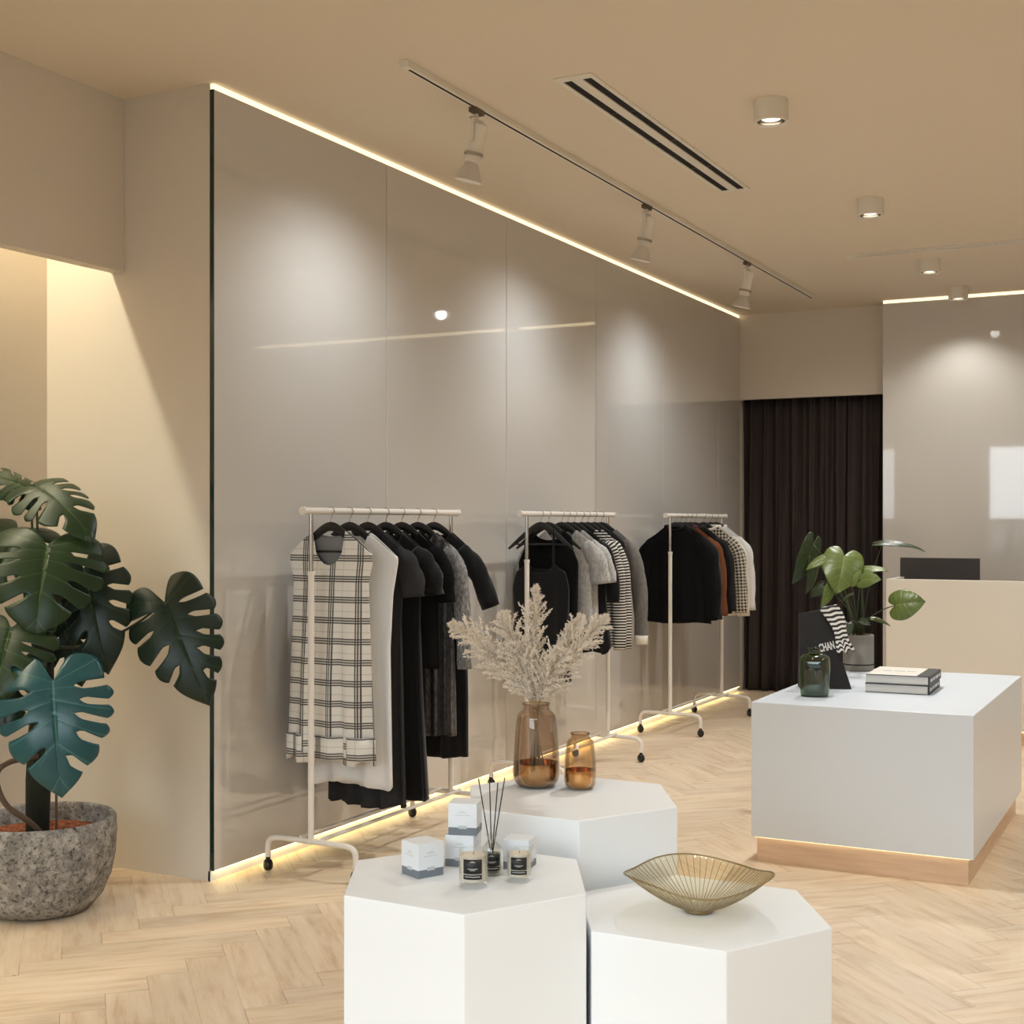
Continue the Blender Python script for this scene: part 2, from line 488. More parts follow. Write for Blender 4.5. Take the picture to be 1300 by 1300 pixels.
# ------------------------------------------------------------------ ceiling fixtures
def lamp(kind, name, loc, energy, color, **kw):
    d = bpy.data.lights.new(name, kind); d.energy = energy; d.color = color
    for k, v in kw.items(): setattr(d, k, v)
    o = bpy.data.objects.new(name, d); COL.objects.link(o); o.location = loc; return o

tr = thing('light_track', 'long pale ceiling track carrying three spotlights', 'light track', (-2.83, 4.59, CZ))
MB().box(-.018, .018, 0, 6.25, -.028, 0).build('rail', M['fixture'], tr, bevel=.002)
MB().box(-.006, .006, .03, 6.22, -.0285, -.0275).build('groove', M['slot_dark'], tr)
for y in (0, 6.24): MB().box(-.019, .019, y - .012, y + .012, -.029, 0).build('end_cap', M['fixture'], tr)

SPOT_LBL = ['spotlight nearest the camera on the ceiling track, largest of three',
            'middle spotlight of three on the pale ceiling track',
            'farthest spotlight on the ceiling track, nearest the curtain']
for i, y in enumerate((5.19, 7.21, 9.10)):
    t = thing('track_spotlight', SPOT_LBL[i], 'spotlight', (-2.835, y, CZ - .0285), 0, 'track spotlights')
    MB().box(-.016, .016, -.045, .045, -.022, 0).build('adapter', M['adapter'], t, bevel=.003)
    b = MB()
    b.tube([(0, 0, -.02), (0, 0, -.045)], .009, 10)
    b.box(-.012, .012, -.048, .048, -.05, -.044); b.box(-.010, .010, -.048, -.043, -.15, -.044); b.box(-.010, .010, .043, .048, -.15, -.044)
    b.build('bracket', M['fixture'], t, bevel=.001)
    R = Matrix.Rotation(math.radians(14), 4, 'Y') @ Matrix.Identity(4)
    def tilted(mb):
        mb.v = [tuple((R @ Vector((p[0], p[1], p[2] + .14))) - Vector((0, 0, .14))) for p in mb.v]; return mb
    c = MB().lathe([(0, -.065), (.030, -.066), (.036, -.072), (.037, -.19), (.030, -.196), (.0, -.197)], 28)
    tilted(c).build('lamp_housing', M['fixture'], t, smooth='auto')
    r = MB().lathe([(.036, -.19), (.044, -.192), (.044, -.202), (.036, -.205)], 28, close=True)
    tilted(r).build('collar', M['chrome'], t, smooth='auto')
    r = MB().lathe([(0, -.2), (.034, -.2), (.036, -.23), (.026, -.236), (0, -.237)], 28)
    tilted(r).build('lamp_socket', M['fixture'], t, smooth='auto')
    s = MB().lathe([(.026, -.236), (.032, -.252), (.062, -.315), (.064, -.315), (.034, -.250), (.028, -.236)], 32, close=True)
    tilted(s).build('lamp_shade', M['fixture_cone'], t, smooth='auto')
    g = MB().lathe([(0, -.262), (.024, -.262), (.030, -.27), (.024, -.285), (0, -.288)], 20)
    tilted(g).build('bulb', M['bulb'], t, smooth=True)
    d = Vector((-3.70, y + .03, 1.75)) - Vector((-2.90, y, 2.98))
    L = lamp('SPOT', 'track_beam', (-2.915, y, CZ - .37), 35, (.86, .94, 1.0), spot_size=math.radians(132), spot_blend=1.0, shadow_soft_size=.045)
    L.rotation_euler = d.to_track_quat('-Z', 'Y').to_euler()

DL = [(-1.685, 5.753), (-1.697, 7.764), (-1.718, 9.72), (-1.723, 10.98)]
DLL = ['largest white drum ceiling light, beside the black-slotted vent', 'second white drum ceiling light from the camera, above the display counter',
       'third drum ceiling light, just beyond the pale slot vent', 'farthest drum ceiling light, against the strip over reception']
proto = None
for i, (x, y) in enumerate(DL):
    if proto is None:
        t = thing('ceiling_downlight', DLL[0], 'ceiling light', (x, y, CZ), 0, 'drum downlights')
        MB().lathe([(0, 0), (.074, 0), (.074, -.092), (.070, -.096), (.062, -.094), (.058, -.075), (0, -.075)], 40).build('housing', M['fixture'], t, smooth='auto')
        MB().lathe([(0, -.078), (.036, -.078), (.040, -.080), (.028, -.084), (0, -.085)], 28).build('bulb', M['bulb'], t, smooth=True)
        MB().lathe([(.045, -.077), (.0575, -.077), (.0575, -.09), (.0565, -.09)], 40, close=False).build('reflector', M['chrome'], t, smooth='auto')
        proto = t
    else:
        t = proto.copy(); COL.objects.link(t); t.location = (x, y, CZ); t['label'] = DLL[i]
        for ch in proto.children:
            c = ch.copy(); COL.objects.link(c); c.parent = t
    L = lamp('SPOT', 'downlight_and_fill_beam', (x, y, CZ - .11), (122, 122, 72, 24)[i], (1.0, 1.0, .96), spot_size=math.radians((120, 120, 168, 120)[i]), spot_blend=.7, shadow_soft_size=.04)

t = thing('slot_air_vent', 'white framed ceiling vent with two black slots', 'air vent', (-2.40, 5.05, CZ))
f = MB()
for x0, x1 in ((0, .022), (.062, .110), (.150, .172)): f.box(x0, x1, .05, 2.13, -.007, 0)
for y0, y1 in ((0, .05), (2.13, 2.155)): f.box(0, .172, y0, y1, -.007, 0)
f.build('frame', M['fixture'], t, bevel=.0015)
for x in (.022, .110):
    MB().box(x, x + .04, .05, 2.13, -.002, -.0005).build('slot', M['slot_dark'], t)
dm = simple('dark_metal', (52, 46, 40), .6)
for y in (.55, 1.07, 1.6):
    for x in (.022, .110): MB().box(x, x + .04, y, y + .014, -.0035, -.002).build('bridge', dm, t)
t = thing('slot_air_vent', 'pale ceiling slot vent running towards the right wall', 'air vent', (-2.22, 9.30, CZ))
f = MB()
for y0, y1 in ((0, .03), (.05, .082), (.102, .13)): f.box(.07, 3.13, y0, y1, -.006, 0)
f.box(0, .07, 0, .13, -.006, 0); f.box(3.13, 3.2, 0, .13, -.006, 0)
f.build('frame', M['fixture'], t, bevel=.001)
for y in (.03, .082): MB().box(.07, 3.13, y, y + .02, -.002, -.0005).build('slot', simple('shaded_slot', (120, 92, 60), .8), t)

# ------------------------------------------------------------------ curtain
def curtain():
    mb = MB(); nx, nz = 260, 14
    x0, x1 = -3.69, -2.32
    vs = []
    for j in range(nz + 1):
        z = 2.60 + (.012 - 2.60) * j / nz
        for i in range(nx + 1):
            u = i / nx; x = x0 + (x1 - x0) * u
            fl = .055 * math.sin(u * 2 * PI * 11 + 1.1 * math.sin(u * 9) + .25 * math.sin(j * .5)) + .02 * math.sin(u * 2 * PI * 27 + j * .2)
            vs.append((x + .012 * math.sin(u * 60 + j * .15), 11.75 + fl * .75 * (.7 + .3 * j / nz), z))
    fs = [(j * (nx + 1) + i, j * (nx + 1) + i + 1, (j + 1) * (nx + 1) + i + 1, (j + 1) * (nx + 1) + i) for j in range(nz) for i in range(nx)]
    mb.add(vs, fs)
    o = mb.build('curtain', M['curtain'], smooth=True, solid=.004)
    tag(o, 'dark brown floor-length curtain filling the fitting-room doorway', 'curtain')
    MB().tube([(-3.69, 11.75, 2.625), (-2.31, 11.75, 2.625)], .012, 10).build('curtain_rail', M['slot_dark'], o)
curtain()

# ------------------------------------------------------------------ clothes racks
ZR = 1.548                         # rail height
def rack(label, y0, y1, r0, r1):
    x = -3.37
    t = thing('clothes_rack', label, 'clothes rack', (x, 0, 0), 0, 'rolling clothes racks')
    MB().tube([(0, r0, ZR), (0, r1, ZR)], .0145, 16).build('rail', M['metal_white'], t, smooth='auto')
    for y in (r0, r1):
        MB().tube([(0, y - .008, ZR), (0, y + .008, ZR)], .018, 16).build('end_cap', M['metal_white'], t, smooth='auto')
    for y in (y0, y1):
        u = MB().tube([(0, y, .145), (0, y, 1.285)], .0135, 14).build('upright', M['metal_white'], t, smooth='auto')
        MB().tube([(0, y, 1.28), (0, y, ZR - .012)], .0095, 14).build('extension_tube', M['chrome'], u, smooth='auto')
        MB().tube([(0, y, 1.275), (0, y, 1.292)], .0155, 14).build('clamp_collar', M['metal_white'], u, smooth='auto')
        h = .225
        path = smooth_path([(-h, y, .062), (-h, y, .11), (-h + .012, y, .137), (-h + .045, y, .148), (-.1, y, .15), (.1, y, .15), (h - .045, y, .148), (h - .012, y, .137), (h, y, .11), (h, y, .062)], 6)
        ft = MB().tube(path, .0125, 12).build('foot', M['metal_white'], t, smooth='auto')
        for s in (-1, 1):
            w = MB()
            for sd in (-1, 1):      # twin ball wheels either side of the fork
                prof = [(0.0, sd * .019), (.012, sd * .0185), (.020, sd * .015), (.0255, sd * .008), (.0262, sd * .002), (.0, sd * .002)]
                lw = MB().lathe(prof, 18)
                w.add([(s * h + p[0] * .8 + p[2] * .6, y - p[0] * .6 + p[2] * .8, .0268 + p[1]) for p in lw.v], lw.f)
            w.tube([(s * h, y, .03), (s * h, y, .066)], .010, 10)
            w.build('caster', M['black_plastic'], t, smooth='auto')
    for dx in (-.055, .055):
        MB().tube([(dx, y0, .163), (dx, y1, .163)], .008, 10).build('base_bar', M['metal_white'], t, smooth='auto')
    return t
rack('white rolling clothes rack nearest the camera, holding long dresses', 4.71, 5.90, 4.655, 5.965)
rack('middle white rolling clothes rack, holding tops behind the pampas grass', 6.754, 7.90, 6.667, 7.985)
rack('farthest white rolling clothes rack, holding jackets near the curtain', 9.02, 10.16, 8.93, 10.25)

def hline(x):                      # underside line of a hanger arm
    return -.054 - .80 * (math.sqrt(x * x + .0016) - .04)

HANGER = None
def hanger(y, label, grp, dx=0, rz=0.0):
    global HANGER
    loc = (-3.37 + dx, y, ZR)
    if HANGER is None:
        t = thing('clothes_hanger', label, 'clothes hanger', loc, rz, grp)
        pts = [(x, 0, hline(x) - .012) for x in np.linspace(-.205, .205, 33)]
        rs = [.006 + .015 * (1 - abs(x) / .205) ** .7 for x in np.linspace(-.205, .205, 33)]
        b = MB().tube(pts, rs, 10, flat=1.0)
        b.v = [(p[0], p[1] * .42, p[2]) for p in b.v]
        b.build('shoulder_bar', M['black_wood'], t, smooth='auto')
        MB().tube([(-.165, 0, hline(.165) - .016), (.165, 0, hline(.165) - .016)], .005, 8).build('trouser_bar', M['black_wood'], t, smooth='auto')
        hk = [(0, 0, -.05), (0, 0, -.034), (.004, 0, -.026)]
        for k in range(13):
            a = math.radians(-60 + k * 20)
            hk.append((.0185 * math.cos(a) * 1.0, 0, .0185 * math.sin(a) + .0))
        MB().tube(hk, .0018, 7).build('hook', M['chrome'], t, smooth='auto')
        HANGER = t
        return t
    t = HANGER.copy(); COL.objects.link(t); t.location = loc; t['label'] = label; t['group'] = grp; t.rotation_euler = (0, 0, rz)
    for ch in HANGER.children:
        c = ch.copy(); COL.objects.link(c); c.parent = t
    return t

def garment(name, label, cat, y, mat, prof, hem, neck=.085, dipf=.06, dipb=.02, b=(.016, .045), folds=(7, .012), hemw=.006, sleeves=None,
            smat=None, grp=None, dx=0, rz=0.0, seed=0, straps=False, hem_band=False, collar=None, inner_shade=None, flare=0.0, sh_drop=0.0):
    """prof: list of (z, half width); z relative to the rail.  Returns the garment mesh (top-level)."""
    rr = random.Random(seed * 13 + 5)
    NU, NV = 72, 44
    zs = [p[0] for p in prof]; aw = [p[1] for p in prof]
    def A(z): return float(np.interp(-z, [-q for q in zs], aw))
    ash = aw[0]
    ph = [rr.random() * 6.28 for _ in range(4)]
    vs, uv = [], []
    for j in range(NV + 1):
        v = (j / NV) ** 1.25
        for i in range(NU):
            th = 2 * PI * i / NU
            xn = math.cos(th); sn = math.sin(th); front = sn < 0
            xn = math.copysign(abs(xn) ** .85, xn)
            x0 = xn * ash
            if straps:
                zt = prof[0][0] - (.05 if front else .03) * max(0, 1 - (abs(xn) / .62) ** 4) - .10 * max(0, abs(xn) - .66) ** 1.0 * (1.2)
            elif abs(x0) < neck:
                q = math.sqrt(max(0, 1 - (x0 / neck) ** 2))
                zt = hline(neck) + .010 - (dipf if front else dipb) * q ** .8
            else:
                zt = hline(x0) + .010 - sh_drop * max(0, (abs(x0) - neck) / (ash - neck)) ** 2
            zh = hem + hemw * math.sin(3 * th + ph[0]) + flare * (1 if front else 0)
            z = zt + (zh - zt) * v
            a = A(z) if j else ash
            bb = b[0] + (b[1] - b[0]) * min(1, v * 1.6) ** .8
            fo = folds[1] * min(1, v * 1.3) ** 1.2 * (math.sin(folds[0] * xn * 2.2 + ph[1] + (0 if front else 1.7)) + .5 * math.sin(folds[0] * 3.9 * xn + ph[2]))
            yy = math.copysign(abs(sn) ** .75, sn) * bb + (fo if abs(sn) > .05 else fo * .3)
            x = xn * a * (1 + .012 * v * math.sin(th * 5 + ph[3]))
            vs.append((x, yy, z))
            uv.append((xn * ash * (1 if front else -1) * (.5 * (1 + a / ash)) + 1.0, z + 3.0))
    fs, us = [], []
    for j in range(NV):
        for i in range(NU):
            i2 = (i + 1) % NU
            q = (j * NU + i, j * NU + i2, (j + 1) * NU + i2, (j + 1) * NU + i)
            fs.append(q); us.append([uv[k] for k in q])
    o = MB().add(vs, fs, us).build(name, mat, None, smooth=True, solid=.0025, soff=-1)
    if inner_shade:
        o.data.materials.append(M[inner_shade]); o.modifiers['solid'].material_offset = 1
    o.location = (-3.37 + dx, y, ZR); o.rotation_euler = (0, 0, rz)
    tag(o, label, cat, grp, 'thing')
    if sleeves:
        sleeves = [(ash - .055, hline(ash - .055) - .035, .036), (ash - .005, hline(ash - .005) - .046, sleeves[1][2] * .86)] + [(q[0], q[1] - .02) + tuple(q[2:]) for q in sleeves[2:]]
        for s in (-1, 1):
            pts = smooth_path([(s * p[0], p[3] if len(p) > 3 else 0, p[1]) for p in sleeves], 5)
            n = len(pts)
            rw = np.interp(np.linspace(0, 1, n), np.linspace(0, 1, len(sleeves)), [p[2] for p in sleeves])
            vs, uvs, fs, us = [], [], [], []
            seg = 20; run = 0
            for k in range(n):
                if k: run += (pts[k] - pts[k - 1]).length
                tt = (pts[min(k + 1, n - 1)] - pts[max(k - 1, 0)]).normalized()
                nrm = Vector((-tt.z, 0, tt.x))
                for m_ in range(seg):
                    w = 2 * PI * m_ / seg
                    wr = 1 + .10 * math.sin(k * .9 + m_ * 1.3 + seed)
                    p = pts[k] + nrm * math.cos(w) * rw[k] * wr + Vector((0, math.sin(w) * min(rw[k] * .62, b[1] * .85) * wr, 0))
                    vs.append(p); uvs.append((m_ / seg * .3, 3.0 - run))
            for k in range(n - 1):
                for m_ in range(seg):
                    m2 = (m_ + 1) % seg
                    q = (k * seg + m_, k * seg + m2, (k + 1) * seg + m2, (k + 1) * seg + m_)
                    fs.append(q); us.append([uvs[z] for z in q])
            MB().add(vs, fs, us).build('sleeve', smat or mat, o, smooth=True, solid=.002, soff=-1)
    if straps:
        for s in (-1, 1):
            for sd in (-1, 1):
                xs = s * ash * .60
                pts = [(xs, sd * .010, prof[0][0] - .012), (xs * 1.01, sd * .009, (prof[0][0] + hline(xs)) / 2), (xs * 1.03, sd * .007, hline(xs) + .004), (xs * 1.03, 0, hline(xs) + .007)]
                MB().tube(smooth_path(pts, 4), .0042, 6, flat=.5).build('strap', mat, o, smooth=True)
    if hem_band:
        vs, fs, us = [], [], []
        NB = 72
        a = A(hem) * 1.012
        for j in range(4):
            for i in range(NB):
                th = 2 * PI * i / NB; xn = math.cos(th); sn = math.sin(th)
                stepz = -.022 if math.sin(i * .55) > .2 else 0
                z = hem + .085 - j * .033 + (stepz if j == 3 else 0)
                fo = folds[1] * (math.sin(folds[0] * xn * 2.2 + ph[1] + (0 if sn < 0 else 1.7)) + .5 * math.sin(folds[0] * 3.9 * xn + ph[2]))
                vs.append((math.copysign(abs(xn) ** .85, xn) * a, math.copysign(abs(sn) ** .75, sn) * (b[1] + .006) + fo, z))
        for j in range(3):
            for i in range(NB):
                i2 = (i + 1) % NB
                q = (j * NB + i, j * NB + i2, (j + 1) * NB + i2, (j + 1) * NB + i)
                fs.append(q); us.append([(vs[k][0] * 1.06 + 1.055, vs[k][2] + 3.045) for k in q])
        MB().add(vs, fs, us).build('hem_band', mat, o, smooth=True, solid=.002, soff=1)
    if collar:
        pts = []
        for k in range(25):
            th = 2 * PI * k / 24
            pts.append((neck * 1.02 * math.cos(th), .022 * math.sin(th), hline(neck) + .012 - (dipf if math.sin(th) < 0 else dipb) * abs(math.sin(th)) ** 1.3))
        MB().tube(pts, .012, 8).build('collar', collar, o, smooth=True)
    return o

G1, H1 = 'dresses on the nearest rack', 'hangers on the nearest rack'
ORD = ['first', 'second', 'third', 'fourth', 'fifth', 'sixth', 'seventh', 'eighth', 'ninth']
y1 = [4.855, 5.000, 5.145, 5.297, 5.435, 5.582, 5.733]
who1 = ['the plaid dress', 'the plain white dress', 'the charcoal dress', 'the long black dress', 'the black top', 'the pleated grey dress', 'the half-sleeved black dress']
for y, w in zip(y1, who1):
    hanger(y, 'black hanger carrying %s on the nearest rack' % w, H1)
SH = -.115
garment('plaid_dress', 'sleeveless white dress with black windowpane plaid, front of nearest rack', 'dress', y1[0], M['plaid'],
        [(-.10, .208), (-.22, .212), (-.30, .192), (-.5, .198), (-1.05, .222)], -1.05, neck=.080, dipf=.15, dipb=.025, folds=(5, .013), hem_band=True, inner_shade='inner_shade', grp=G1, seed=1, rz=.02)
garment('white_dress', 'plain white sleeveless dress just behind the plaid dress', 'dress', y1[1], M['whitecloth'],
        [(-.10, .222), (-.22, .236), (-.36, .212), (-.6, .2), (-1.22, .215)], -1.20, neck=.09, dipf=.09, folds=(4, .015), hemw=.016, grp=G1, seed=2, dx=.012, rz=.03)
garment('charcoal_dress', 'charcoal short-sleeved dress with longest hem, behind the white dress', 'dress', y1[2], M['charcoal'],
        [(-.10, .205), (-.25, .19), (-.5, .18), (-.8, .19), (-1.31, .205)], -1.315, neck=.09, dipf=.08, folds=(6, .019), hemw=.012, b=(.016, .045), grp=G1, seed=3,
        sleeves=[(.17, -.135, .05), (.205, -.2, .066), (.226, -.28, .064), (.236, -.36, .06)])
garment('long_black_dress', 'long black short-sleeved dress behind the charcoal dress', 'dress', y1[3], M['black'],
        [(-.10, .205), (-.25, .19), (-.5, .185), (-.8, .2), (-1.31, .235)], -1.305, neck=.09, dipf=.08, folds=(6, .014), hemw=.008, b=(.016, .05), grp=G1, seed=4,
        sleeves=[(.17, -.135, .05), (.205, -.2, .066), (.232, -.28, .064), (.245, -.36, .06)])
garment('black_blouse', 'hip-length black top between long black dress and pleated grey dress', 'top', y1[4], M['black_soft'],
        [(-.10, .205), (-.25, .2), (-.5, .196), (-.72, .2)], -.722, neck=.09, dipf=.07, folds=(6, .01), grp=G1, seed=5,
        sleeves=[(.17, -.135, .05), (.205, -.2, .062), (.225, -.3, .055), (.235, -.40, .05)])
garment('pleated_dress', 'dark grey pleated dress with marled grey long sleeves', 'dress', y1[5], M['marl_dark'],
        [(-.10, .205), (-.25, .196), (-.5, .19), (-.8, .2), (-1.06, .205)], -1.06, neck=.09, dipf=.07, folds=(9, .014), grp=G1, seed=6, smat=M['marl_sleeve'],
        sleeves=[(.165, -.13, .045), (.205, -.185, .05), (.232, -.32, .045), (.247, -.50, .04), (.255, -.72, .036)])
garment('half_sleeved_dress', 'black dress with half sleeve flaring out, last on nearest rack', 'dress', y1[6], M['black'],
        [(-.10, .205), (-.25, .185), (-.5, .18), (-.9, .19), (-1.18, .19)], -1.185, neck=.09, dipf=.07, folds=(5, .01), grp=G1, seed=7,
        sleeves=[(.165, -.135, .05), (.21, -.18, .058), (.262, -.30, .05), (.315, -.435, .046)])

G2, H2 = 'tops on the middle rack', 'hangers on the middle rack'
y2 = [6.93, 7.03, 7.21, 7.298, 7.389, 7.50, 7.59, 7.69, 7.80]
who2 = ['the black camisole', 'the black vest', 'the first grey tee', 'the second grey tee', 'the ruffled black top', 'the first striped top', 'the second striped top', 'the dark grey top', 'the grey jumper']
for y, w in zip(y2, who2):
    hanger(y, 'black hanger carrying %s on the middle rack' % w, H2)
garment('camisole', 'long black camisole on thin straps, first on middle rack', 'top', y2[0], M['black'],
        [(-.285, .135), (-.34, .158), (-.42, .178), (-.6, .172), (-.95, .185)], -.945, straps=True, folds=(4, .008), b=(.012, .04), grp=G2, seed=11, dx=0)
garment('vest_top', 'black vest top behind the long black camisole', 'top', y2[1], M['black_soft'],
        [(-.10, .150), (-.2, .155), (-.28, .19), (-.6, .18), (-.7, .185)], -.70, neck=.09, dipf=.14, dipb=.06, folds=(4, .008), b=(.012, .035), grp=G2, seed=12)
for k, (yy, lb) in enumerate(((y2[2], 'light grey marl T-shirt nearest the black vest top'), (y2[3], 'light grey marl T-shirt between other grey tee and ruffled top'))):
    garment('grey_tshirt', lb, 'T-shirt', yy, M['marl'],
            [(-.10, .2), (-.25, .192), (-.5, .19), (-.68, .195)], -.68, neck=.085, dipf=.07, folds=(4, .01), b=(.014, .036), grp=G2, seed=13 + k,
            sleeves=[(.165, -.135, .05), (.205, -.2, .064), (.235, -.29, .062), (.25, -.385, .058)])
garment('ruffled_top', 'black top with ruffled hem, in front of the striped tops', 'top', y2[4], M['black'],
        [(-.10, .2), (-.25, .195), (-.5, .2), (-.78, .235)], -.80, neck=.085, dipf=.07, folds=(8, .014), hemw=.03, b=(.014, .028), grp=G2, seed=15,
        sleeves=[(.165, -.135, .045), (.21, -.19, .052), (.24, -.34, .046), (.25, -.5, .042)])
for k, (yy, lb) in enumerate(((y2[5], 'black and white striped top beside the ruffled black top'), (y2[6], 'black and white striped top farther along middle rack'))):
    garment('striped_top', lb, 'top', yy, M['stripe'],
            [(-.10, .2), (-.25, .192), (-.5, .19), (-.79, .205)], -.79 - .01 * k, neck=.085, dipf=.07, folds=(4, .008), b=(.014, .036), grp=G2, seed=17 + k,
            sleeves=[(.165, -.135, .045), (.205, -.19, .05), (.232, -.35, .045), (.243, -.55, .042), (.248, -.79, .04)])
garment('dark_grey_top', 'dark grey top behind the striped tops', 'top', y2[7], M['darkgrey'],
        [(-.10, .2), (-.25, .192), (-.7, .19)], -.70, neck=.085, dipf=.07, folds=(4, .008), b=(.014, .036), grp=G2, seed=19)
jump = garment('jumper', 'grey knitted long-sleeved jumper with paler cuffs, last on middle rack', 'jumper', y2[8], M['marl_mid'],
        [(-.10, .2), (-.25, .2), (-.62, .195)], -.62, neck=.085, dipf=.05, folds=(4, .008), b=(.016, .045), grp=G2, seed=20,
        sleeves=[(.165, -.135, .05), (.205, -.185, .054), (.245, -.36, .05), (.262, -.56, .045), (.268, -.75, .04)])
for s in (-1, 1):
    MB().tube([(s * .2682, 0, -.745), (s * .2685, 0, -.80)], [.042, .041], 16, flat=.75).build('cuff', M['cream'], jump, smooth=True)

G3, H3 = 'jackets on the farthest rack', 'hangers on the farthest rack'
y3 = [9.13, 9.23, 9.345, 9.44, 9.535, 9.73, 9.89, 10.03]
who3 = ['the front black blazer', 'the black coat', 'the rust jacket', 'the black cardigan', 'the charcoal shirt', 'the checked shirt', 'the cream shirt', 'the white shirt']
for y, w in zip(y3, who3):
    hanger(y, 'black hanger carrying %s on the farthest rack' % w, H3)
def jk(y, name, label, cat, mat, hem, wide, seed, sl, collar=None, b=.04, dx=0):
    return garment(name, label, cat, y, mat, [(-.09, .205), (-.2, .22 * wide), (-.45, .215 * wide), (-.8, .225 * wide)], hem, neck=.075, dipf=.03, dipb=.0, folds=(4, .009), b=(.018, b),
            grp=G3, seed=seed, sleeves=[(.16, -.125, .055), (.205, -.18, .064), (.235, -.3, .06), (.252, -.5, .054), (.262, sl, .05)], collar=collar, dx=dx)
jk(y3[0], 'blazer', 'wide black blazer at front of farthest rack', 'jacket', M['black_soft'], -.755, 1.06, 31, -.72, M['black_soft'])
jk(y3[1], 'black_coat', 'black coat pressed behind the front black blazer', 'jacket', M['black'], -.77, 1.02, 32, -.72)
jk(y3[2], 'rust_jacket', 'rust brown jacket between black coat and black cardigan', 'jacket', M['rust'], -.72, 1.0, 33, -.70, simple('plum_collar', (84, 38, 40), .9))
jk(y3[3], 'cardigan', 'black cardigan between the rust jacket and charcoal shirt', 'jacket', M['black_soft'], -.70, 1.0, 34, -.69)
jk(y3[4], 'charcoal_shirt', 'charcoal shirt beside the black and cream checked shirt', 'shirt', M['darkgrey'], -.70, .94, 35, -.68, M['charcoal'])
jk(y3[5], 'checked_shirt', 'black and cream checked shirt on farthest rack', 'shirt', M['hound'], -.69, 1.02, 36, -.70, M['cream'], dx=.03)
jk(y3[6], 'cream_shirt', 'cream shirt between checked shirt and the last white shirt', 'shirt', M['cream'], -.75, .98, 37, -.735, M['cream'])
jk(y3[7], 'white_shirt', 'white shirt hanging last on farthest rack, nearest the curtain', 'shirt', M['whitecloth'], -.70, .98, 38, -.70, M['whitecloth'])

# ------------------------------------------------------------------ hexagonal display tables
def hexa(c, R, ph):
    return [(c[0] + R * math.cos(math.radians(ph + 60 * k)), c[1] + R * math.sin(math.radians(ph + 60 * k))) for k in range(6)]
ZFL, ZFR, ZBK = .54, .44, .632
for c, R, ph, z, lb in (((-1.787, 3.213), .361, 58.3, ZFL, 'white hexagonal plinth nearest, holding candles and boxes'),
                        ((-1.236, 3.535), .365, 59.7, ZFR, 'lowest white hexagonal plinth, holding the ribbed glass bowl'),
                        ((-1.800, 3.912), .364, 59.0, ZBK, 'tallest white hexagonal plinth at rear, holding two amber vases')):
    o = MB().prism([(p[0] - c[0], p[1] - c[1]) for p in hexa(c, R, ph)], 0, z).build('hexagonal_plinth', M['tablewhite'], bevel=.003)
    o.location = (c[0], c[1], 0)
    tag(o, lb, 'display plinth', 'hexagonal display plinths')

# ------------------------------------------------------------------ display counter and reception
t = thing('display_counter', 'white rectangular display counter on a recessed oak plinth', 'display counter', (-1.32, 6.60, 0))
MB().box(-.47, .47, -.795, .82, .114, .707).build('body', M['white'], t, bevel=.002)
MB().box(-.452, .445, -.765, .79, 0, .108).build('plinth', M['plinth'], t)
MB().box(-.458, .452, -.775, .80, .108, .1135).build('light_strip', M['led_counter'], t)

t = thing('reception_desk', 'cream reception desk with raised front on oak plinth', 'reception desk', (-1.99, 9.60, 0))
MB().box(0, 3.0, 0, .045, .10, 1.105).build('front_panel', simple('cream_lacquer', (226, 220, 208), .4), t, bevel=.003)
MB().box(0, .045, .045, .68, .10, 1.105).build('side_panel', simple('cream_lacquer_side', (226, 220, 208), .4), t, bevel=.003)
MB().box(.045, 3.0, .045, .66, .72, .755).build('worktop', M['white'], t)
MB().box(.05, 2.95, .05, .60, 0, .10).build('plinth', M['plinth'], t)
MB().box(.04, 2.96, .035, .045, .09, .0995).build('light_strip', M['led_counter'], t)
t = thing('computer_monitor', 'dark brown back of a computer monitor on reception desk', 'monitor', (-1.70, 10.02, .755))
MB().box(-.275, .275, -.012, .012, .13, .49).build('screen', M['monitor'], t, bevel=.004)
MB().box(-.03, .03, .012, .03, .02, .3).build('neck', M['monitor'], t)
MB().box(-.11, .11, -.07, .10, 0, .012).build('base', M['monitor'], t, bevel=.004)

# ------------------------------------------------------------------ monstera
def interp_pts(xs, P, s):
    """smooth interpolation (Catmull-Rom on a non-uniform table)"""
    xs = list(xs)
    i = max(0, min(len(xs) - 2, int(np.searchsorted(xs, s, side='right')) - 1))
    t = (s - xs[i]) / (xs[i + 1] - xs[i])
    p = [np.array(P[max(0, min(len(P) - 1, i + k))], float) for k in (-1, 0, 1, 2)]
    return .5 * (2 * p[1] + (p[2] - p[0]) * t + (2 * p[0] - 5 * p[1] + 4 * p[2] - p[3]) * t * t + (3 * p[1] - p[0] - 3 * p[2] + p[3]) * t ** 3)
OS = [0, .08, .22, .40, .60, .80, 1.0]
OUT = [(.02, -.02), (.16, -.23), (.42, -.17), (.54, .14), (.49, .46), (.28, .78), (0.0, 1.02)]
MID = [(0, 0), (0, .0), (0, .01), (0, .09), (0, .27), (0, .56), (0, .95)]
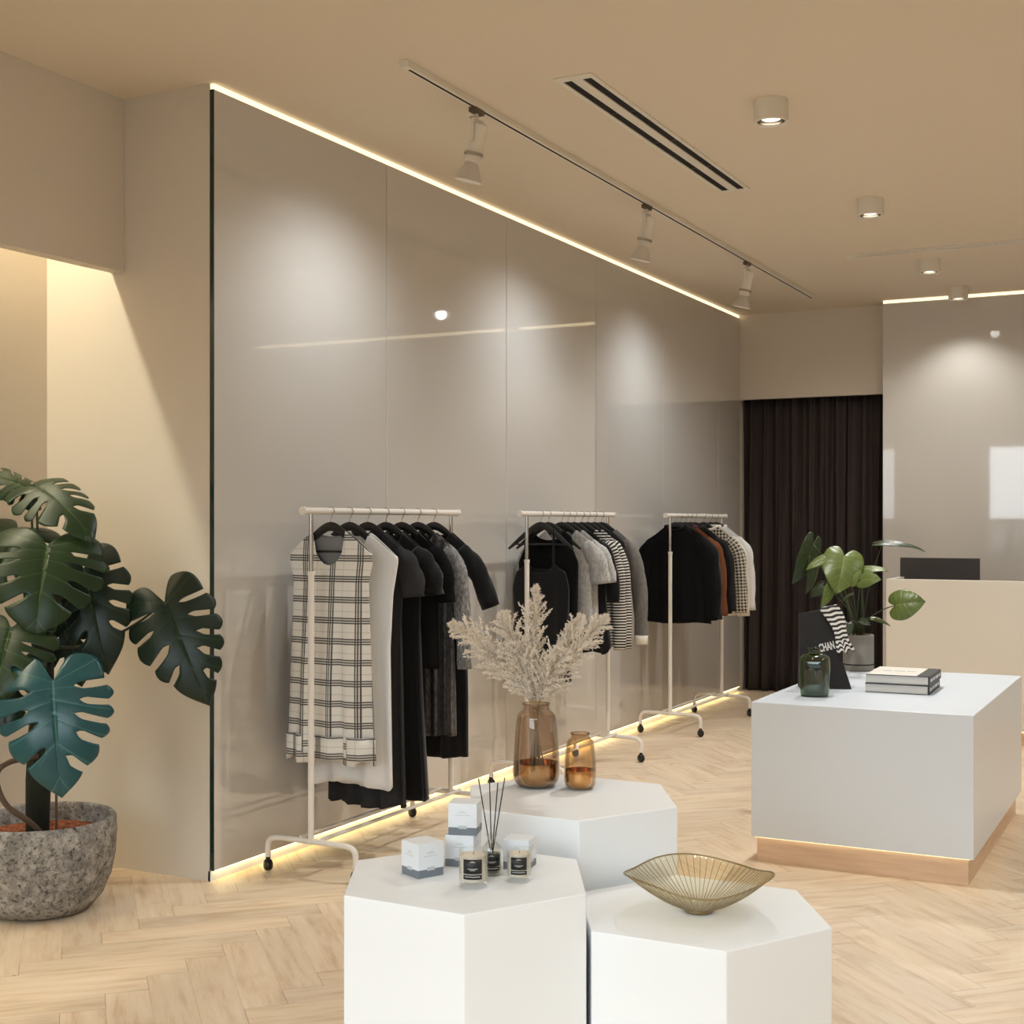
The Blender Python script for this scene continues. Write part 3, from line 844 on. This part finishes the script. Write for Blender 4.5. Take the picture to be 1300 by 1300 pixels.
def leaf_pts(L, W, slits, seed, droop=.12, fold=.22, curl=.35, wave=.02):
    rr = random.Random(seed)
    mb = MB()
    for side in (-1, 1):
        if slits:
            cuts = [c + rr.uniform(-.025, .025) for c in ((.36, .49, .62, .75) if rr.random() < .6 else (.33, .46, .58, .70, .81))]
            m_ = len(cuts)
            bnd = [0] + cuts + [1]
            t0 = [9] + [rr.uniform(.28, .48) for _ in range(m_)] + [9]
            dl = [0] + [rr.uniform(.016, .027) for _ in range(m_)] + [0]
        else:
            bnd, t0, dl = [0, 1], [9, 9], [0, 0]
        def gap(k, t):
            if t <= t0[k]: return 0
            q = (t - t0[k]) / (1 - t0[k])
            return dl[k] * (min(1, q / .22) ** .6) * (1.15 - .45 * q)
        nt = 14
        for k in range(len(bnd) - 1):
            nc = 8 if slits else 22
            if slits and bnd[k + 1] - bnd[k] > .25: nc = 16
            ring = []
            for it in range(nt + 1):
                t = it / nt
                lo = bnd[k] + gap(k, t)
                hi = bnd[k + 1] - gap(k + 1, t)
                row = []
                for ic in range(nc + 1):
                    c = ic / nc
                    s = lo + (hi - lo) * c
                    te = t
                    if slits:
                        e = 0
                        if k > 0: e = max(e, (1 - c) ** 4)
                        if k < len(bnd) - 2: e = max(e, c ** 4)
                        te = t * (1 - .10 * e * t ** 3)
                    o = interp_pts(OS, OUT, s); m = interp_pts(OS, MID, s)
                    p = m + (o - m) * te
                    p[1] += .07 * te * te * (1 - te) * (1 if s > .2 else 0)
                    x = side * max(0, p[0]) * W; y = p[1] * L
                    yy = y / L
                    z = fold * abs(x) * .6 - curl * x * x / W + droop * L * 4 * yy * (1 - yy) * .5 - .25 * droop * L * max(0, -yy) * 4
                    z += wave * W * math.sin(9 * s + side) * te ** 2
                    if slits: z -= .05 * W * (te ** 3) * (.4 + abs(math.sin(7 * s + seed)))
                    row.append(((x, y, z), (te, s)))
                ring.append(row)
            vs = [q[0] for r in ring for q in r]; uv = [q[1] for r in ring for q in r]
            w = nc + 1
            fs, us = [], []
            for a in range(nt):
                for b in range(nc):
                    q = (a * w + b, a * w + b + 1, (a + 1) * w + b + 1, (a + 1) * w + b)
                    if side > 0: q = q[::-1]
                    fs.append(q); us.append([uv[i] for i in q])
            mb.add(vs, fs, us)
    return mb
def place_leaf(base, tip, width, hint, mat, parent, name='leaf', slits=True, seed=0, **kw):
    B, T = Vector(base), Vector(tip)
    ey = T - B; L = ey.length; ey.normalize()
    nz = Vector(hint); nz = (nz - ey * nz.dot(ey)).normalized()
    ex = ey.cross(nz)
    mb = leaf_pts(L, width, slits, seed, **kw)
    mb.v = [tuple(B + ex * p[0] + ey * p[1] + nz * p[2]) for p in mb.v]
    return mb.build(name, mat, parent, smooth=True, merge=.0004, solid=.0012, fixn=False)

po = Vector((-4.02, 3.84, 0))
t = thing('potted_monstera', 'large monstera in a weathered concrete pot by the niche', 'potted plant', po)
MB().lathe([(0, .0), (.14, 0), (.19, .012), (.232, .06), (.262, .13), (.278, .21), (.283, .30), (.281, .352), (.274, .362), (.258, .358), (.254, .34), (.25, .27), (.24, .25), (0, .25)], 72).build('pot', M['concrete'], t, smooth='auto')
so = MB()
NS = 40
vs, fs = [], []
for j in range(9):
    for i in range(NS):
        r = .2515 * j / 8
        a = 2 * PI * i / NS
        vs.append((r * math.cos(a), r * math.sin(a), .29 + (0 if j > 7 else .012 * random.random())))
for j in range(8):
    for i in range(NS):
        fs.append((j * NS + i, j * NS + (i + 1) % NS, (j + 1) * NS + (i + 1) % NS, (j + 1) * NS + i))
so.add(vs, fs).build('soil', M['soil'], t, smooth=False)
LP = lambda p: tuple(Vector(p) - po)
top = (-4.01, 3.85, 1.02)
MB().tube([LP(q) for q in [(-4.03, 3.83, .25), (-4.03, 3.835, .5), (-4.015, 3.84, .8), (-4.005, 3.85, 1.02)]], [.043, .047, .045, .03], 16).build('moss_pole', M['pole'], t, smooth=True)
MB().tube([LP(q) for q in smooth_path([(-4.0, 3.80, .60), (-4.0, 3.66, .598), (-3.985, 3.59, .56), (-3.95, 3.60, .46), (-3.91, 3.68, .38), (-3.90, 3.74, .315)], 6)], .011, 8).build('aerial_root', M['root'], t, smooth=True)
MB().tube([LP(q) for q in smooth_path([(-3.97, 3.83, .62), (-3.925, 3.82, .56), (-3.93, 3.83, .42), (-3.94, 3.84, .30)], 6)], .005, 8).build('aerial_root', M['root'], t, smooth=True)
cam_dir = Vector((0.70, -0.72, .0))
LV = [((-4.036, 3.83, 1.637), (-3.735, 3.824, 1.435), .27, (.5, -.5, .9), 'leaf', 1, (-4.04, 3.85, 1.2)),
      ((-4.10, 3.86, 1.625), (-4.33, 3.72, 1.70), .22, (.2, -.4, .9), 'leaf', 2, (-4.06, 3.85, 1.2)),
      ((-3.846, 3.703, 1.412), (-3.80, 3.60, 1.09), .43, (.62, -.62, .55), 'leaf', 3, (-3.98, 3.82, 1.25)),
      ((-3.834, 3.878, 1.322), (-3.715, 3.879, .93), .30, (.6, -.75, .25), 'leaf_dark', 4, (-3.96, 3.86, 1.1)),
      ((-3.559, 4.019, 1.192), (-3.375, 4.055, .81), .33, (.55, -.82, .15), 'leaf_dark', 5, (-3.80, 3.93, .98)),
      ((-3.676, 3.566, .93), (-3.611, 3.543, .53), .38, (.55, -.70, .42), 'leaf_sky_sheen', 6, (-3.9, 3.76, .93)),
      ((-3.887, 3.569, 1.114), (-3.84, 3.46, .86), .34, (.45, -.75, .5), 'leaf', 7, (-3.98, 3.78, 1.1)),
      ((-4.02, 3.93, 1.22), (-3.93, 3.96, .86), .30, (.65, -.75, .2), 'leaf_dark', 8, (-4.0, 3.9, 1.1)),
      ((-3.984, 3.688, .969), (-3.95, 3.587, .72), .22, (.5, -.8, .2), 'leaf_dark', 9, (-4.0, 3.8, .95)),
      ((-4.10, 3.80, 1.46), (-4.08, 3.62, 1.19), .34, (.5, -.75, .45), 'leaf', 10, (-4.03, 3.83, 1.2))]
for b, e, w, hint, mt, sd, mid in LV:
    lf = place_leaf(LP(b), LP(e), w, hint, M[mt], t, seed=sd, droop=.16, fold=.25, curl=.55)
    if mt == 'leaf_sky_sheen': lf['label'] = 'green front leaf with a bluish daylight sheen in its colour'
    MB().tube([LP(q) for q in bez(top if b[2] > 1.05 else (-4.0, 3.82, .8), mid, b, 12)], [.008 - .004 * k / 11 for k in range(12)], 8).build('petiole', M['stem_dark'] if 'dark' in mt else M['stem'], t, smooth=True)

# ------------------------------------------------------------------ vases and pampas grass
def vase(loc, R, H, rn, label, glass, gold):
    t = thing('vase', label, 'vase', loc, 0, 'amber vases')
    out = [(.0, .001), (R * .62, .001), (R * .84, H * .035), (R * .97, H * .11), (R, H * .2), (R * .985, H * .40), (R * .93, H * .62), (R * .86, H * .80), (R * .80, H * .87), (rn * 1.04, H * .925), (rn, H * .95), (rn, H)]
    sm = smooth_path([(r, 0, z) for r, z in out], 4)
    prof = [(max(0, p.x), p.z) for p in sm]
    th = .0035
    inn = [(max(0, r - th), max(z, .006)) for r, z in prof][::-1]
    MB().lathe(prof + inn, 56).build('glass_body', M[glass], t, smooth=True)
    gp = [(max(0, r - th - .0012), max(z, .0075)) for r, z in prof if z <= H * gold]
    MB().lathe(gp, 56).build('gilded_base', M['gold'], t, smooth=True)
    MB().lathe([(rn - .003, H - .002), (rn + .0012, H - .003), (rn + .0012, H + .002), (rn - .003, H + .002)], 48, close=True).build('rim', M['amber'], t, smooth=True)
    return t
VL = (-1.962, 4.000, ZBK)
vase(VL, .077, .272, .044, 'large amber glass vase with gilded base, holding pampas grass', 'amber', .30)
vase((-1.818, 4.032, ZBK), .053, .18, .031, 'small empty amber glass vase with gilded base', 'amber_pale', .36)

mouth = Vector((-1.961, 3.998, .905))
def plume(label, tip, sag, seed, rad=.042, n=1500, start=.03):
    rr = np.random.default_rng(seed)
    tip = Vector(tip)
    foot = mouth + Vector(((mouth.x - tip.x) * .12, (mouth.y - tip.y) * .12, -.235))
    m = mouth + Vector(((tip.x - mouth.x) * .06, (tip.y - mouth.y) * .06, .0))
    ctrl = m + (tip - m) * .5 + Vector((0, 0, sag))
    t = thing('pampas_grass', label, 'dried grass', tuple(foot), 0, 'pampas grass plumes')
    path = [foot] + bez(m, ctrl, tip, 14)
    loc = [p - foot for p in path]
    MB().tube(loc, [.0022] * 12 + [.0012] * 3, 6).build('stem', M['straw'], t, smooth=True)
    mb = MB()
    axis = [p - foot for p in path[1:]]
    L = len(axis) - 1
    nb = 64
    for k in range(nb):
        s = start + (1 - start) * (k + rr.random()) / nb
        q = s * L; i = min(int(q), L - 1); f = q - i
        c = axis[i].lerp(axis[i + 1], f); d = (axis[i + 1] - axis[i]).normalized()
        a = d.orthogonal().normalized(); b = d.cross(a)
        w = k * 2.4 + rr.normal(0, .5)
        rdir = a * math.cos(w) + b * math.sin(w)
        ss = (s - start) / (1 - start)
        env = rad * 1.06 * (math.sin(PI * min(1, ss * .74 + .245)) ** .9) * (.7 + .6 * rr.random())
        bl = env * 1.9
        bd = (rdir * (.50 + .2 * rr.random()) + d * 1.0).normalized()
        m = n // nb
        for j in range(m):
            u = (j + rr.random()) / m
            r0 = c + bd * bl * u + rdir * env * .25 * u * u - Vector((0, 0, 1)) * env * .22 * u * u
            dirn = (bd + Vector(rr.normal(0, .55, 3))).normalized()
            ln = (.010 + .010 * rr.random()) * (1.15 - .45 * u)
            e = r0 + dirn * ln
            mid = r0.lerp(e, .4)
            side = dirn.cross(Vector(rr.normal(0, 1, 3))).normalized()
            up = side.cross(dirn).normalized()
            w0 = .0014 + .0010 * rr.random()
            vs = [r0, mid + side * w0, mid - side * w0 * .5 + up * w0 * .8, mid - side * w0 * .5 - up * w0 * .8, e]
            mb.add(vs, [(0, 2, 1), (0, 3, 2), (0, 1, 3), (4, 1, 2), (4, 2, 3), (4, 3, 1)])
    mb.build('plume', M['pampas'], t, fixn=False)
plume('tallest pampas plume, standing upright in the large amber vase', (-1.961, 3.995, 1.285), .01, 1, .043, 3200)
plume('pampas plume reaching farthest towards the nearest rack', (-2.215, 3.885, 1.165), .07, 2, .046, 3200)
plume('pampas plume between the upright plume and the one nearest the dresses', (-2.075, 3.975, 1.195), .03, 3, .044, 3200)
plume('pampas plume leaning out farthest towards the display counter', (-1.735, 4.053, 1.190), .045, 4, .045, 3200)
plume('pampas plume leaning between upright plume and the one nearest the counter', (-1.845, 4.10, 1.185), .03, 5, .043, 3200)
plume('short pampas plume at the front above the vase mouth', (-2.006, 3.921, 1.10), .01, 6, .046, 3200)
plume('short pampas plume bending low towards the small vase', (-1.84, 3.942, 1.085), .02, 7, .046, 3200)
plume('short pampas plume bending low towards the clothes rack', (-2.12, 3.945, 1.08), .04, 8, .046, 3200)

# ------------------------------------------------------------------ glass bowl
def bowl(loc):
    t = thing('glass_bowl', 'shallow wavy-rimmed glass bowl with fine gold ribs', 'bowl', loc)
    NA, NR = 144, 14
    def P(a, r, off=0):
        rim = .198 * (1 + .03 * math.cos(3 * a + .6) + .02 * math.cos(5 * a))
        rr_ = .040 + (rim - .040) * r
        z = .010 + (.092 * r ** 1.3) + r ** 2.5 * (.011 * math.sin(3 * a + 1.6) + .006 * math.sin(2 * a + 1.2))
        return (math.cos(a) * rr_, math.sin(a) * rr_, z + off)
    vs, fs = [], []
    for j in range(NR + 1):
        for i in range(NA): vs.append(P(2 * PI * i / NA, j / NR))
    for j in range(NR):
        for i in range(NA):
            fs.append((j * NA + i, j * NA + (i + 1) % NA, (j + 1) * NA + (i + 1) % NA, (j + 1) * NA + i))
    MB().add(vs, fs).build('glass_shell', M['bowl_glass'], t, smooth=True, solid=.0025)
    rb = MB()
    for k in range(60):
        a = 2 * PI * k / 60
        rb.tube([P(a, r, .0008) for r in np.linspace(0, 1, 9)], .0009, 5)
    rb.build('ribs', M['rib'], t, smooth=True)
    MB().tube([P(2 * PI * k / 96, 1) for k in range(97)], .0022, 6).build('rim', M['rib'], t, smooth=True)
    MB().lathe([(0, 0), (.036, 0), (.041, .005), (.041, .0095), (0, .0105)], 48).build('base', M['rib'], t, smooth='auto')
bowl((-1.231, 3.515, ZFR))

# ------------------------------------------------------------------ candles, boxes, diffuser on the near plinth
def wrap(R, a0, a1, z0, z1, n=14):
    vs, fs = [], []
    for i in range(n + 1):
        a = a0 + (a1 - a0) * i / n
        vs += [(R * math.cos(a), R * math.sin(a), z0), (R * math.cos(a), R * math.sin(a), z1)]
    for i in range(n): fs.append((2 * i, 2 * i + 2, 2 * i + 3, 2 * i + 1))
    return MB().add(vs, fs)
FACE = math.radians(-62)          # towards the shop front
def jar_label(t, R, z0, z1, aw, parent_name='label', turn=0.0):
    A = FACE + turn
    sp = z0 + (z1 - z0) * .25
    g = (z1 - z0) * .03
    lb = wrap(R + .0006, A - aw, A + aw, sp + g, z1).build(parent_name, M['label_black'], t, smooth=True, solid=.0004, soff=1)
    wrap(R + .0006, A - aw, A + aw, z0, sp - g).build(parent_name, M['label_black'], t, smooth=True, solid=.0004, soff=1)
    pr = MB()
    H = z1 - z0
    for (c, w, zz, h) in ((0, .30, .86, .022), (0, .14, .90, .02), (0, .5, .52, .03), (0, .26, .455, .022), (-.3, .5, .12, .03), (.35, .42, .12, .03)):
        m = wrap(R + .0014, A + aw * (c - w), A + aw * (c + w), z0 + H * zz, z0 + H * (zz + h), 6); pr.add(m.v, m.f)
    pr.build('printing', M['mark'], lb)
def candle(loc, R, H, label, turn):
    t = thing('candle', label, 'candle', loc, 0, 'glass candles')
    MB().lathe([(R * .97, .0004), (R, .003), (R, H), (R - .0022, H), (R - .0022, H * .17)], 48).build('glass', M['clear'], t, smooth='auto')
    MB().lathe([(0, H * .175), (R - .0032, H * .18), (R - .0032, H * .86), (0, H * .85)], 44).build('wax', M['wax'], t, smooth='auto')
    MB().tube([(0, 0, H * .85), (.001, 0, H * .93)], .0008, 6).build('wick', M['reed'], t)
    jar_label(t, R, H * .27, H * .80, .66, turn=turn)
candle((-1.722, 3.135, ZFL), .0385, .098, 'larger lit-side glass candle with black label, in front of the diffuser'.replace('lit-side ', ''), -.05)
candle((-1.640, 3.240, ZFL), .0335, .086, 'smaller glass candle with black label, beside the white box and diffuser', -.05)

def diffuser(loc):
    t = thing('reed_diffuser', 'small glass reed diffuser with black label and four black reeds', 'reed diffuser', loc)
    R = .028
    MB().lathe([(R * .96, .0004), (R, .003), (R, .062), (R * .93, .076), (R * .55, .088), (.0125, .093), (.0125, .106), (.0155, .107), (.0155, .110), (.0105, .110), (.0105, .092), (R * .5, .085), (R - .0025, .062), (R - .0025, .007)], 40).build('bottle', M['clear'], t, smooth='auto')
    MB().lathe([(0, .0085), (R - .004, .0085), (R - .004, .058), (0, .058)], 32).build('oil', M['oil'], t, smooth='auto')
    jar_label(t, R, .016, .062, .85)
    for dx, dy, top_ in ((-.036, 0, .262), (-.009, .01, .264), (.018, -.004, .25), (.034, .006, .262)):
        d = Vector((.89 * dx - .2 * dy, .456 * dx + dy, top_))
        b0 = Vector((-.15 * d.x, -.15 * d.y, .0105))
        MB().tube([b0, d], .0017, 6).build('reed', M['reed'], t)
diffuser((-1.735, 3.262, ZFL))

def gift_box(loc, rz, label, s=.079, h=.085):
    t = thing('gift_box', label, 'box', loc, rz, 'white gift boxes')
    MB().box(-s / 2, s / 2, -s / 2, s / 2, 0, h * .30).build('base', M['box_grey'], t, bevel=.0008)
    lid = MB().box(-s / 2 - .0006, s / 2 + .0006, -s / 2 - .0006, s / 2 + .0006, h * .24, h).build('lid', M['box_white'], t, bevel=.0008)
    MB().box(-.012, .012, -s / 2 - .0011, -s / 2 - .0005, h * .20, h * .30).build('thumb_notch', M['mark_faint'], t)
    MB().box(s / 2 + .0005, s / 2 + .0011, -.012, .012, h * .20, h * .30).build('thumb_notch', M['mark_faint'], t)
    pr = MB()
    for z, w in ((.74, .007), (.70, .013), (.62, .022)):
        pr.box(-w, w, -s / 2 - .0010, -s / 2 - .0006, h * z, h * z + .0014)
        pr.box(s / 2 + .0006, s / 2 + .0010, -w, w, h * z, h * z + .0014)
    pr.build('printing', M['mark_faint'], lid)
gift_box((-1.905, 3.180, ZFL), math.radians(62 - 90 + 2), 'white box with grey base standing alone in front of the stack', .082, .092)
gift_box((-1.862, 3.330, ZFL), math.radians(14), 'lower box of the two stacked white gift boxes', .082, .088)
gift_box((-1.857, 3.333, ZFL + .0882), math.radians(18), 'upper box of the two stacked white gift boxes', .080, .088)
gift_box((-1.705, 3.372, ZFL), math.radians(10), 'white box half hidden behind the smaller candle', .074, .082)

# ------------------------------------------------------------------ things on the display counter
ZC = .707
t = thing('bottle_vase', 'square-shouldered green glass bottle in front of black bag', 'bottle', (-1.590, 6.125, ZC), math.radians(8))
def sq(r, z, n=48, p=3.2, flat=.8):
    return [(r * math.copysign(abs(math.cos(a)) ** (2 / p), math.cos(a)), flat * r * math.copysign(abs(math.sin(a)) ** (2 / p), math.sin(a)), z) for a in [2 * PI * k / n for k in range(n)]]
rings = [sq(.055, .0), sq(.062, .006), sq(.065, .04), sq(.069, .12), sq(.069, .155), sq(.064, .178), sq(.050, .190), sq(.032, .195, p=2.4), sq(.026, .198, p=2, flat=1), sq(.025, .214, p=2, flat=1), sq(.031, .217, p=2, flat=1), sq(.031, .223, p=2, flat=1)]
inner = [sq(.024, .223, p=2, flat=1), sq(.021, .198, p=2, flat=1), sq(.044, .187), sq(.060, .174), sq(.064, .150), sq(.060, .04), sq(.054, .012)]
allr = rings + inner
vs = [p for r in allr for p in r]; n_ = 48
fs = [(j * n_ + i, j * n_ + (i + 1) % n_, (j + 1) * n_ + (i + 1) % n_, (j + 1) * n_ + i) for j in range(len(allr) - 1) for i in range(n_)]
fs += [tuple(range(n_ - 1, -1, -1)), tuple((len(allr) - 1) * n_ + k for k in range(n_))]
MB().add(vs, fs).build('glass_body', M['green_glass'], t, smooth='auto')

def text_obj(s, size, name, m, parent, mat4, extrude=.0006):
    cu = bpy.data.curves.new(name, 'FONT'); cu.body = s; cu.size = size; cu.extrude = extrude; cu.offset = .0011; cu.align_x = 'CENTER'; cu.align_y = 'CENTER'
    tmp = bpy.data.objects.new('tmp_text', cu); COL.objects.link(tmp)
    me = bpy.data.meshes.new_from_object(tmp.evaluated_get(bpy.context.evaluated_depsgraph_get()))
    bpy.data.objects.remove(tmp)
    me.transform(mat4); me.name = name
    me.materials.clear(); me.materials.append(m)
    o = bpy.data.objects.new(name, me); COL.objects.link(o); o.parent = parent
    return o
# paper bag: front faces the shop front, top edge narrower than the base
t = thing('paper_bag', 'black paper bag draped with a striped silk scarf', 'paper bag', (-1.635, 6.46, ZC), math.radians(22))
# local x to the right, y away
b0 = [(-.115, -.055), (.125, -.055), (.125, .055), (-.115, .055)]
b1 = [(-.115, -.006), (.01, -.006), (.01, .006), (-.115, .006)]
vs = [(x, y, 0) for x, y in b0] + [(x, y, .355 + (.022 if x > 0 else 0)) for x, y in b1]
MB().add(vs, [(3, 2, 1, 0), (4, 5, 6, 7), (0, 1, 5, 4), (1, 2, 6, 5), (2, 3, 7, 6), (3, 0, 4, 7)]).build('bag_body', M['bag'], t, bevel=.002)
def front_pt(x, z, off=.004):
    return Vector((x, -.055 + (.049) * (z / .36) - off, z))
vs, fs, us = [], [], []
NSF = 22
for k in range(NSF + 1):
    s = k / NSF
    zc = .392 - s * .215
    xc = .018 + s * .095 + .012 * math.sin(s * 5)
    wv = .036 + .008 * math.sin(s * 6 + 1)
    for j in range(9):
        q = j / 8 - .5
        x = xc + q * 2 * wv; z = zc + q * .018 - .012 * math.cos(q * 3) * (1 if k > 16 else 0) * math.sin(j * 2)
        p = front_pt(x, min(z, .36), .007 + .006 * abs(math.sin(j * 1.4 + s * 3)))
        vs.append((p.x, p.y - .004 * math.sin(PI * s), z)); us.append((q * .08, s * .24))
for k in range(NSF):
    for j in range(8):
        fs.append((k * 9 + j, k * 9 + j + 1, (k + 1) * 9 + j + 1, (k + 1) * 9 + j))
sc = MB().add(vs, fs, [[us[i] for i in f] for f in fs]).build('silk_scarf', M['silk'], None, smooth=True, solid=.002)
sc.parent = None
sc.location = (-1.635, 6.46, ZC); sc.rotation_euler = (0, 0, math.radians(22))
tag(sc, 'black and white striped silk scarf draped over black bag', 'scarf')
Mt = Matrix.Translation(front_pt(.012, .198, .0035)) @ Matrix.Rotation(math.radians(14), 4, 'Y').inverted() @ Matrix.Rotation(math.radians(90 - 7.5), 4, 'X') @ Matrix.Diagonal((.86, 1.7, 1, 1))
text_obj('CHAN', .030, 'lettering', M['mark'], t, Mt)

def book(loc, rz, label, w=.285, d=.36, h=.042):
    t = thing('book', label, 'book', loc, rz, 'stacked books')
    MB().box(0, w - .004, .004, d - .004, .003, h - .003).build('pages', M['paper'], t)
    cv = MB(); cv.box(0, w, 0, d, 0, .003); cv.box(0, w, 0, d, h - .003, h)
    cv.build('cover', M['spine'], t)
    MB().box(.001, w - .054, .002, d - .002, h, h + .0006).build('dust_jacket', M['cover'], t)
    sp = MB(); sp.box(w - .003, w + .003, -.0005, d + .0005, -.0002, h + .0004); sp.box(w - .055, w, -.0005, d + .0005, h - .0005, h + .0006)
    sp.build('spine', M['spine'], t)
    pr = MB()
    for y0, y1 in ((.03, .09), (.11, .16), (.18, .27), (.29, .33)):
        pr.box(w + .003, w + .0036, y0, y1, h * .32, h * .66)
    pr.build('spine_lettering', M['mark'], t)
    cp = MB()
    for x0, x1 in ((.05, .09), (.10, .15), (.16, .20)): cp.box(x0, x1, .17, .19, h + .0006, h + .0010)
    cp.build('cover_lettering', simple('cover_print', (176, 170, 158), .6), t)
book((-1.420, 6.385, ZC), math.radians(2.2), 'lower of two pale books with black spines on display counter')
book((-1.418, 6.387, ZC + .0428), math.radians(1.6), 'upper of two pale books with black spines on display counter')

pc = Vector((-1.665, 7.325, ZC))
t = thing('potted_plant', 'small round-leaved plant in concrete pot at back of display counter', 'potted plant', tuple(pc))
MB().lathe([(0, 0), (.078, 0), (.081, .003), (.081, .029), (.079, .030), (.079, .036), (.081, .037), (.081, .188), (.078, .191), (.070, .191), (.069, .16), (0, .16)], 48).build('pot', M['concrete_fine'], t, smooth='auto')
MB().lathe([(.0792, .030), (.0798, .031), (.0798, .0355), (.0792, .036)], 48).build('band', M['slot_dark'], t)
MB().lathe([(0, .178), (.0685, .176)], 32).build('soil', M['soil'], t)
LQ = lambda p: tuple(Vector(p) - pc)
P2 = [((-1.690, 7.12, 1.325), (-1.709, 7.02, 1.130), .200, (.35, -.9, .25), 'leaf_small', 0),
      ((-1.755, 7.10, 1.325), (-1.87, 7.03, 1.250), .060, (.3, -.6, .7), 'leaf_small', 0),
      ((-1.883, 7.22, 1.38), (-1.985, 7.18, 1.17), .110, (.75, -.3, .6), 'leaf_small_dark', 0),
      ((-1.875, 7.22, 1.29), (-1.92, 7.21, 1.115), .075, (.8, -.4, .4), 'leaf_small_dark', 0),
      ((-1.61, 7.16, 1.255), (-1.475, 7.16, 1.245), .070, (.1, -.5, .9), 'leaf_small', 0),
      ((-1.59, 7.06, 1.20), (-1.485, 7.04, 1.205), .085, (.2, -.8, .5), 'leaf_small', 0),
      ((-1.60, 7.10, 1.225), (-1.64, 7.05, 1.165), .05, (.6, -.6, .4), 'leaf_small', 0),
      ((-1.53, 7.304, 1.395), (-1.325, 7.352, 1.345), .075, (-.1, -.35, .95), 'leaf_small_dark', 0),
      ((-1.432, 7.137, 1.070), (-1.285, 7.15, 1.092), .150, (.25, -.9, .35), 'leaf_small', 0),
      ((-1.74, 7.05, 1.17), (-1.785, 7.0, 1.055), .060, (.7, -.6, .3), 'leaf_small', 0),
      ((-1.80, 7.1, 1.165), (-1.86, 7.1, 1.105), .06, (.3, -.8, .5), 'leaf_small_dark', 0),
      ((-1.66, 7.02, 1.115), (-1.61, 6.99, 1.13), .055, (.2, -.6, .8), 'leaf_small_dark', 0),
      ((-1.55, 7.19, .995), (-1.475, 7.22, .955), .035, (0, -.5, .85), 'leaf_small', 0),
      ((-1.60, 7.10, .99), (-1.55, 7.09, .965), .04, (.2, -.7, .6), 'leaf_small_dark', 0),
      ((-1.665, 7.09, .97), (-1.66, 7.06, .91), .055, (.3, -.9, .2), 'leaf_small_dark', 0)]
for k, (b, e, w, hint, mt, _) in enumerate(P2):
    place_leaf(LQ(b), LQ(e), w, hint, M[mt], t, slits=False, seed=40 + k, droop=.15, fold=.3, curl=.6)
    st = (pc.x + random.uniform(-.03, .03), pc.y + random.uniform(-.03, .03), ZC + .175)
    md = ((st[0] * .75 + b[0] * .25), (st[1] * .75 + b[1] * .25), max(b[2] * .5 + st[2] * .5, st[2] + .09) + .04)
    MB().tube([LQ(q) for q in bez(st, md, b, 10)], .0028, 6).build('stalk', M['stem'], t, smooth=True)

# ------------------------------------------------------------------ daylight and sky
w = bpy.data.worlds.new('daylight'); SC.world = w; w.use_nodes = True
bg = w.node_tree.nodes['Background']; bg.inputs[0].default_value = (.80, .88, 1.0, 1); bg.inputs[1].default_value = .15
def area(name, loc, rot, sx, sy, e, c):
    o = lamp('AREA', name, loc, e, c, shape='RECTANGLE', size=sx, size_y=sy); o.rotation_euler = rot; return o
# daylight outside the shop-front window: bright sky above the horizon, dim street below it
area('window_skylight', (-1.7, -6.0, 2.3), (math.radians(90), 0, 0), 4.8, 1.5, 125, (.88, .95, 1.0))
area('window_highsky', (-1.0, -6.0, 6.1), (math.radians(72), 0, 0), 18.0, 6.0, 2600, (.80, .93, 1.0))
area('window_streetlight', (-1.0, -6.0, .75), (math.radians(90), 0, 0), 18.0, 1.4, 60, (.92, .97, .98))
# unseen fill spots added overhead to brighten the room, without fixtures
for x, y in ((-1.69, 3.6), (-1.69, 1.5), (.3, 2.4), (.3, 4.6), (.3, 6.8), (.3, 9.0)):
    lamp('SPOT', 'downlight_and_fill_beam', (x, y, CZ - .11), 14 if x < 0 else 52, (1.0, .92, .80) if x < 0 else (.84, .94, 1.0), spot_size=math.radians(120), spot_blend=.7, shadow_soft_size=.05)

# ------------------------------------------------------------------ camera
cd = bpy.data.cameras.new('camera'); cam = bpy.data.objects.new('camera', cd); COL.objects.link(cam)
cam.location = (0, 0, 1.5)
th = math.atan(882 / 1720)
cam.rotation_euler = (PI / 2, 0, th)
cd.sensor_width = 36; cd.lens = 1720 / 1300 * 36; cd.shift_y = 13 / 1300
cd.clip_start = .05
SC.camera = cam
vs_ = SC.view_settings
vs_.view_transform = 'Standard'; vs_.look = 'None'; vs_.gamma = 1.0; vs_.exposure = 0.02
vs_.use_curve_mapping = False
SC.cycles.max_bounces = 10; SC.cycles.diffuse_bounces = 5; SC.cycles.glossy_bounces = 4; SC.cycles.transparent_max_bounces = 16
SC.cycles.use_denoising = True
SC.cycles.sample_clamp_indirect = 6.0
SC.cycles.caustics_reflective = False; SC.cycles.caustics_refractive = False
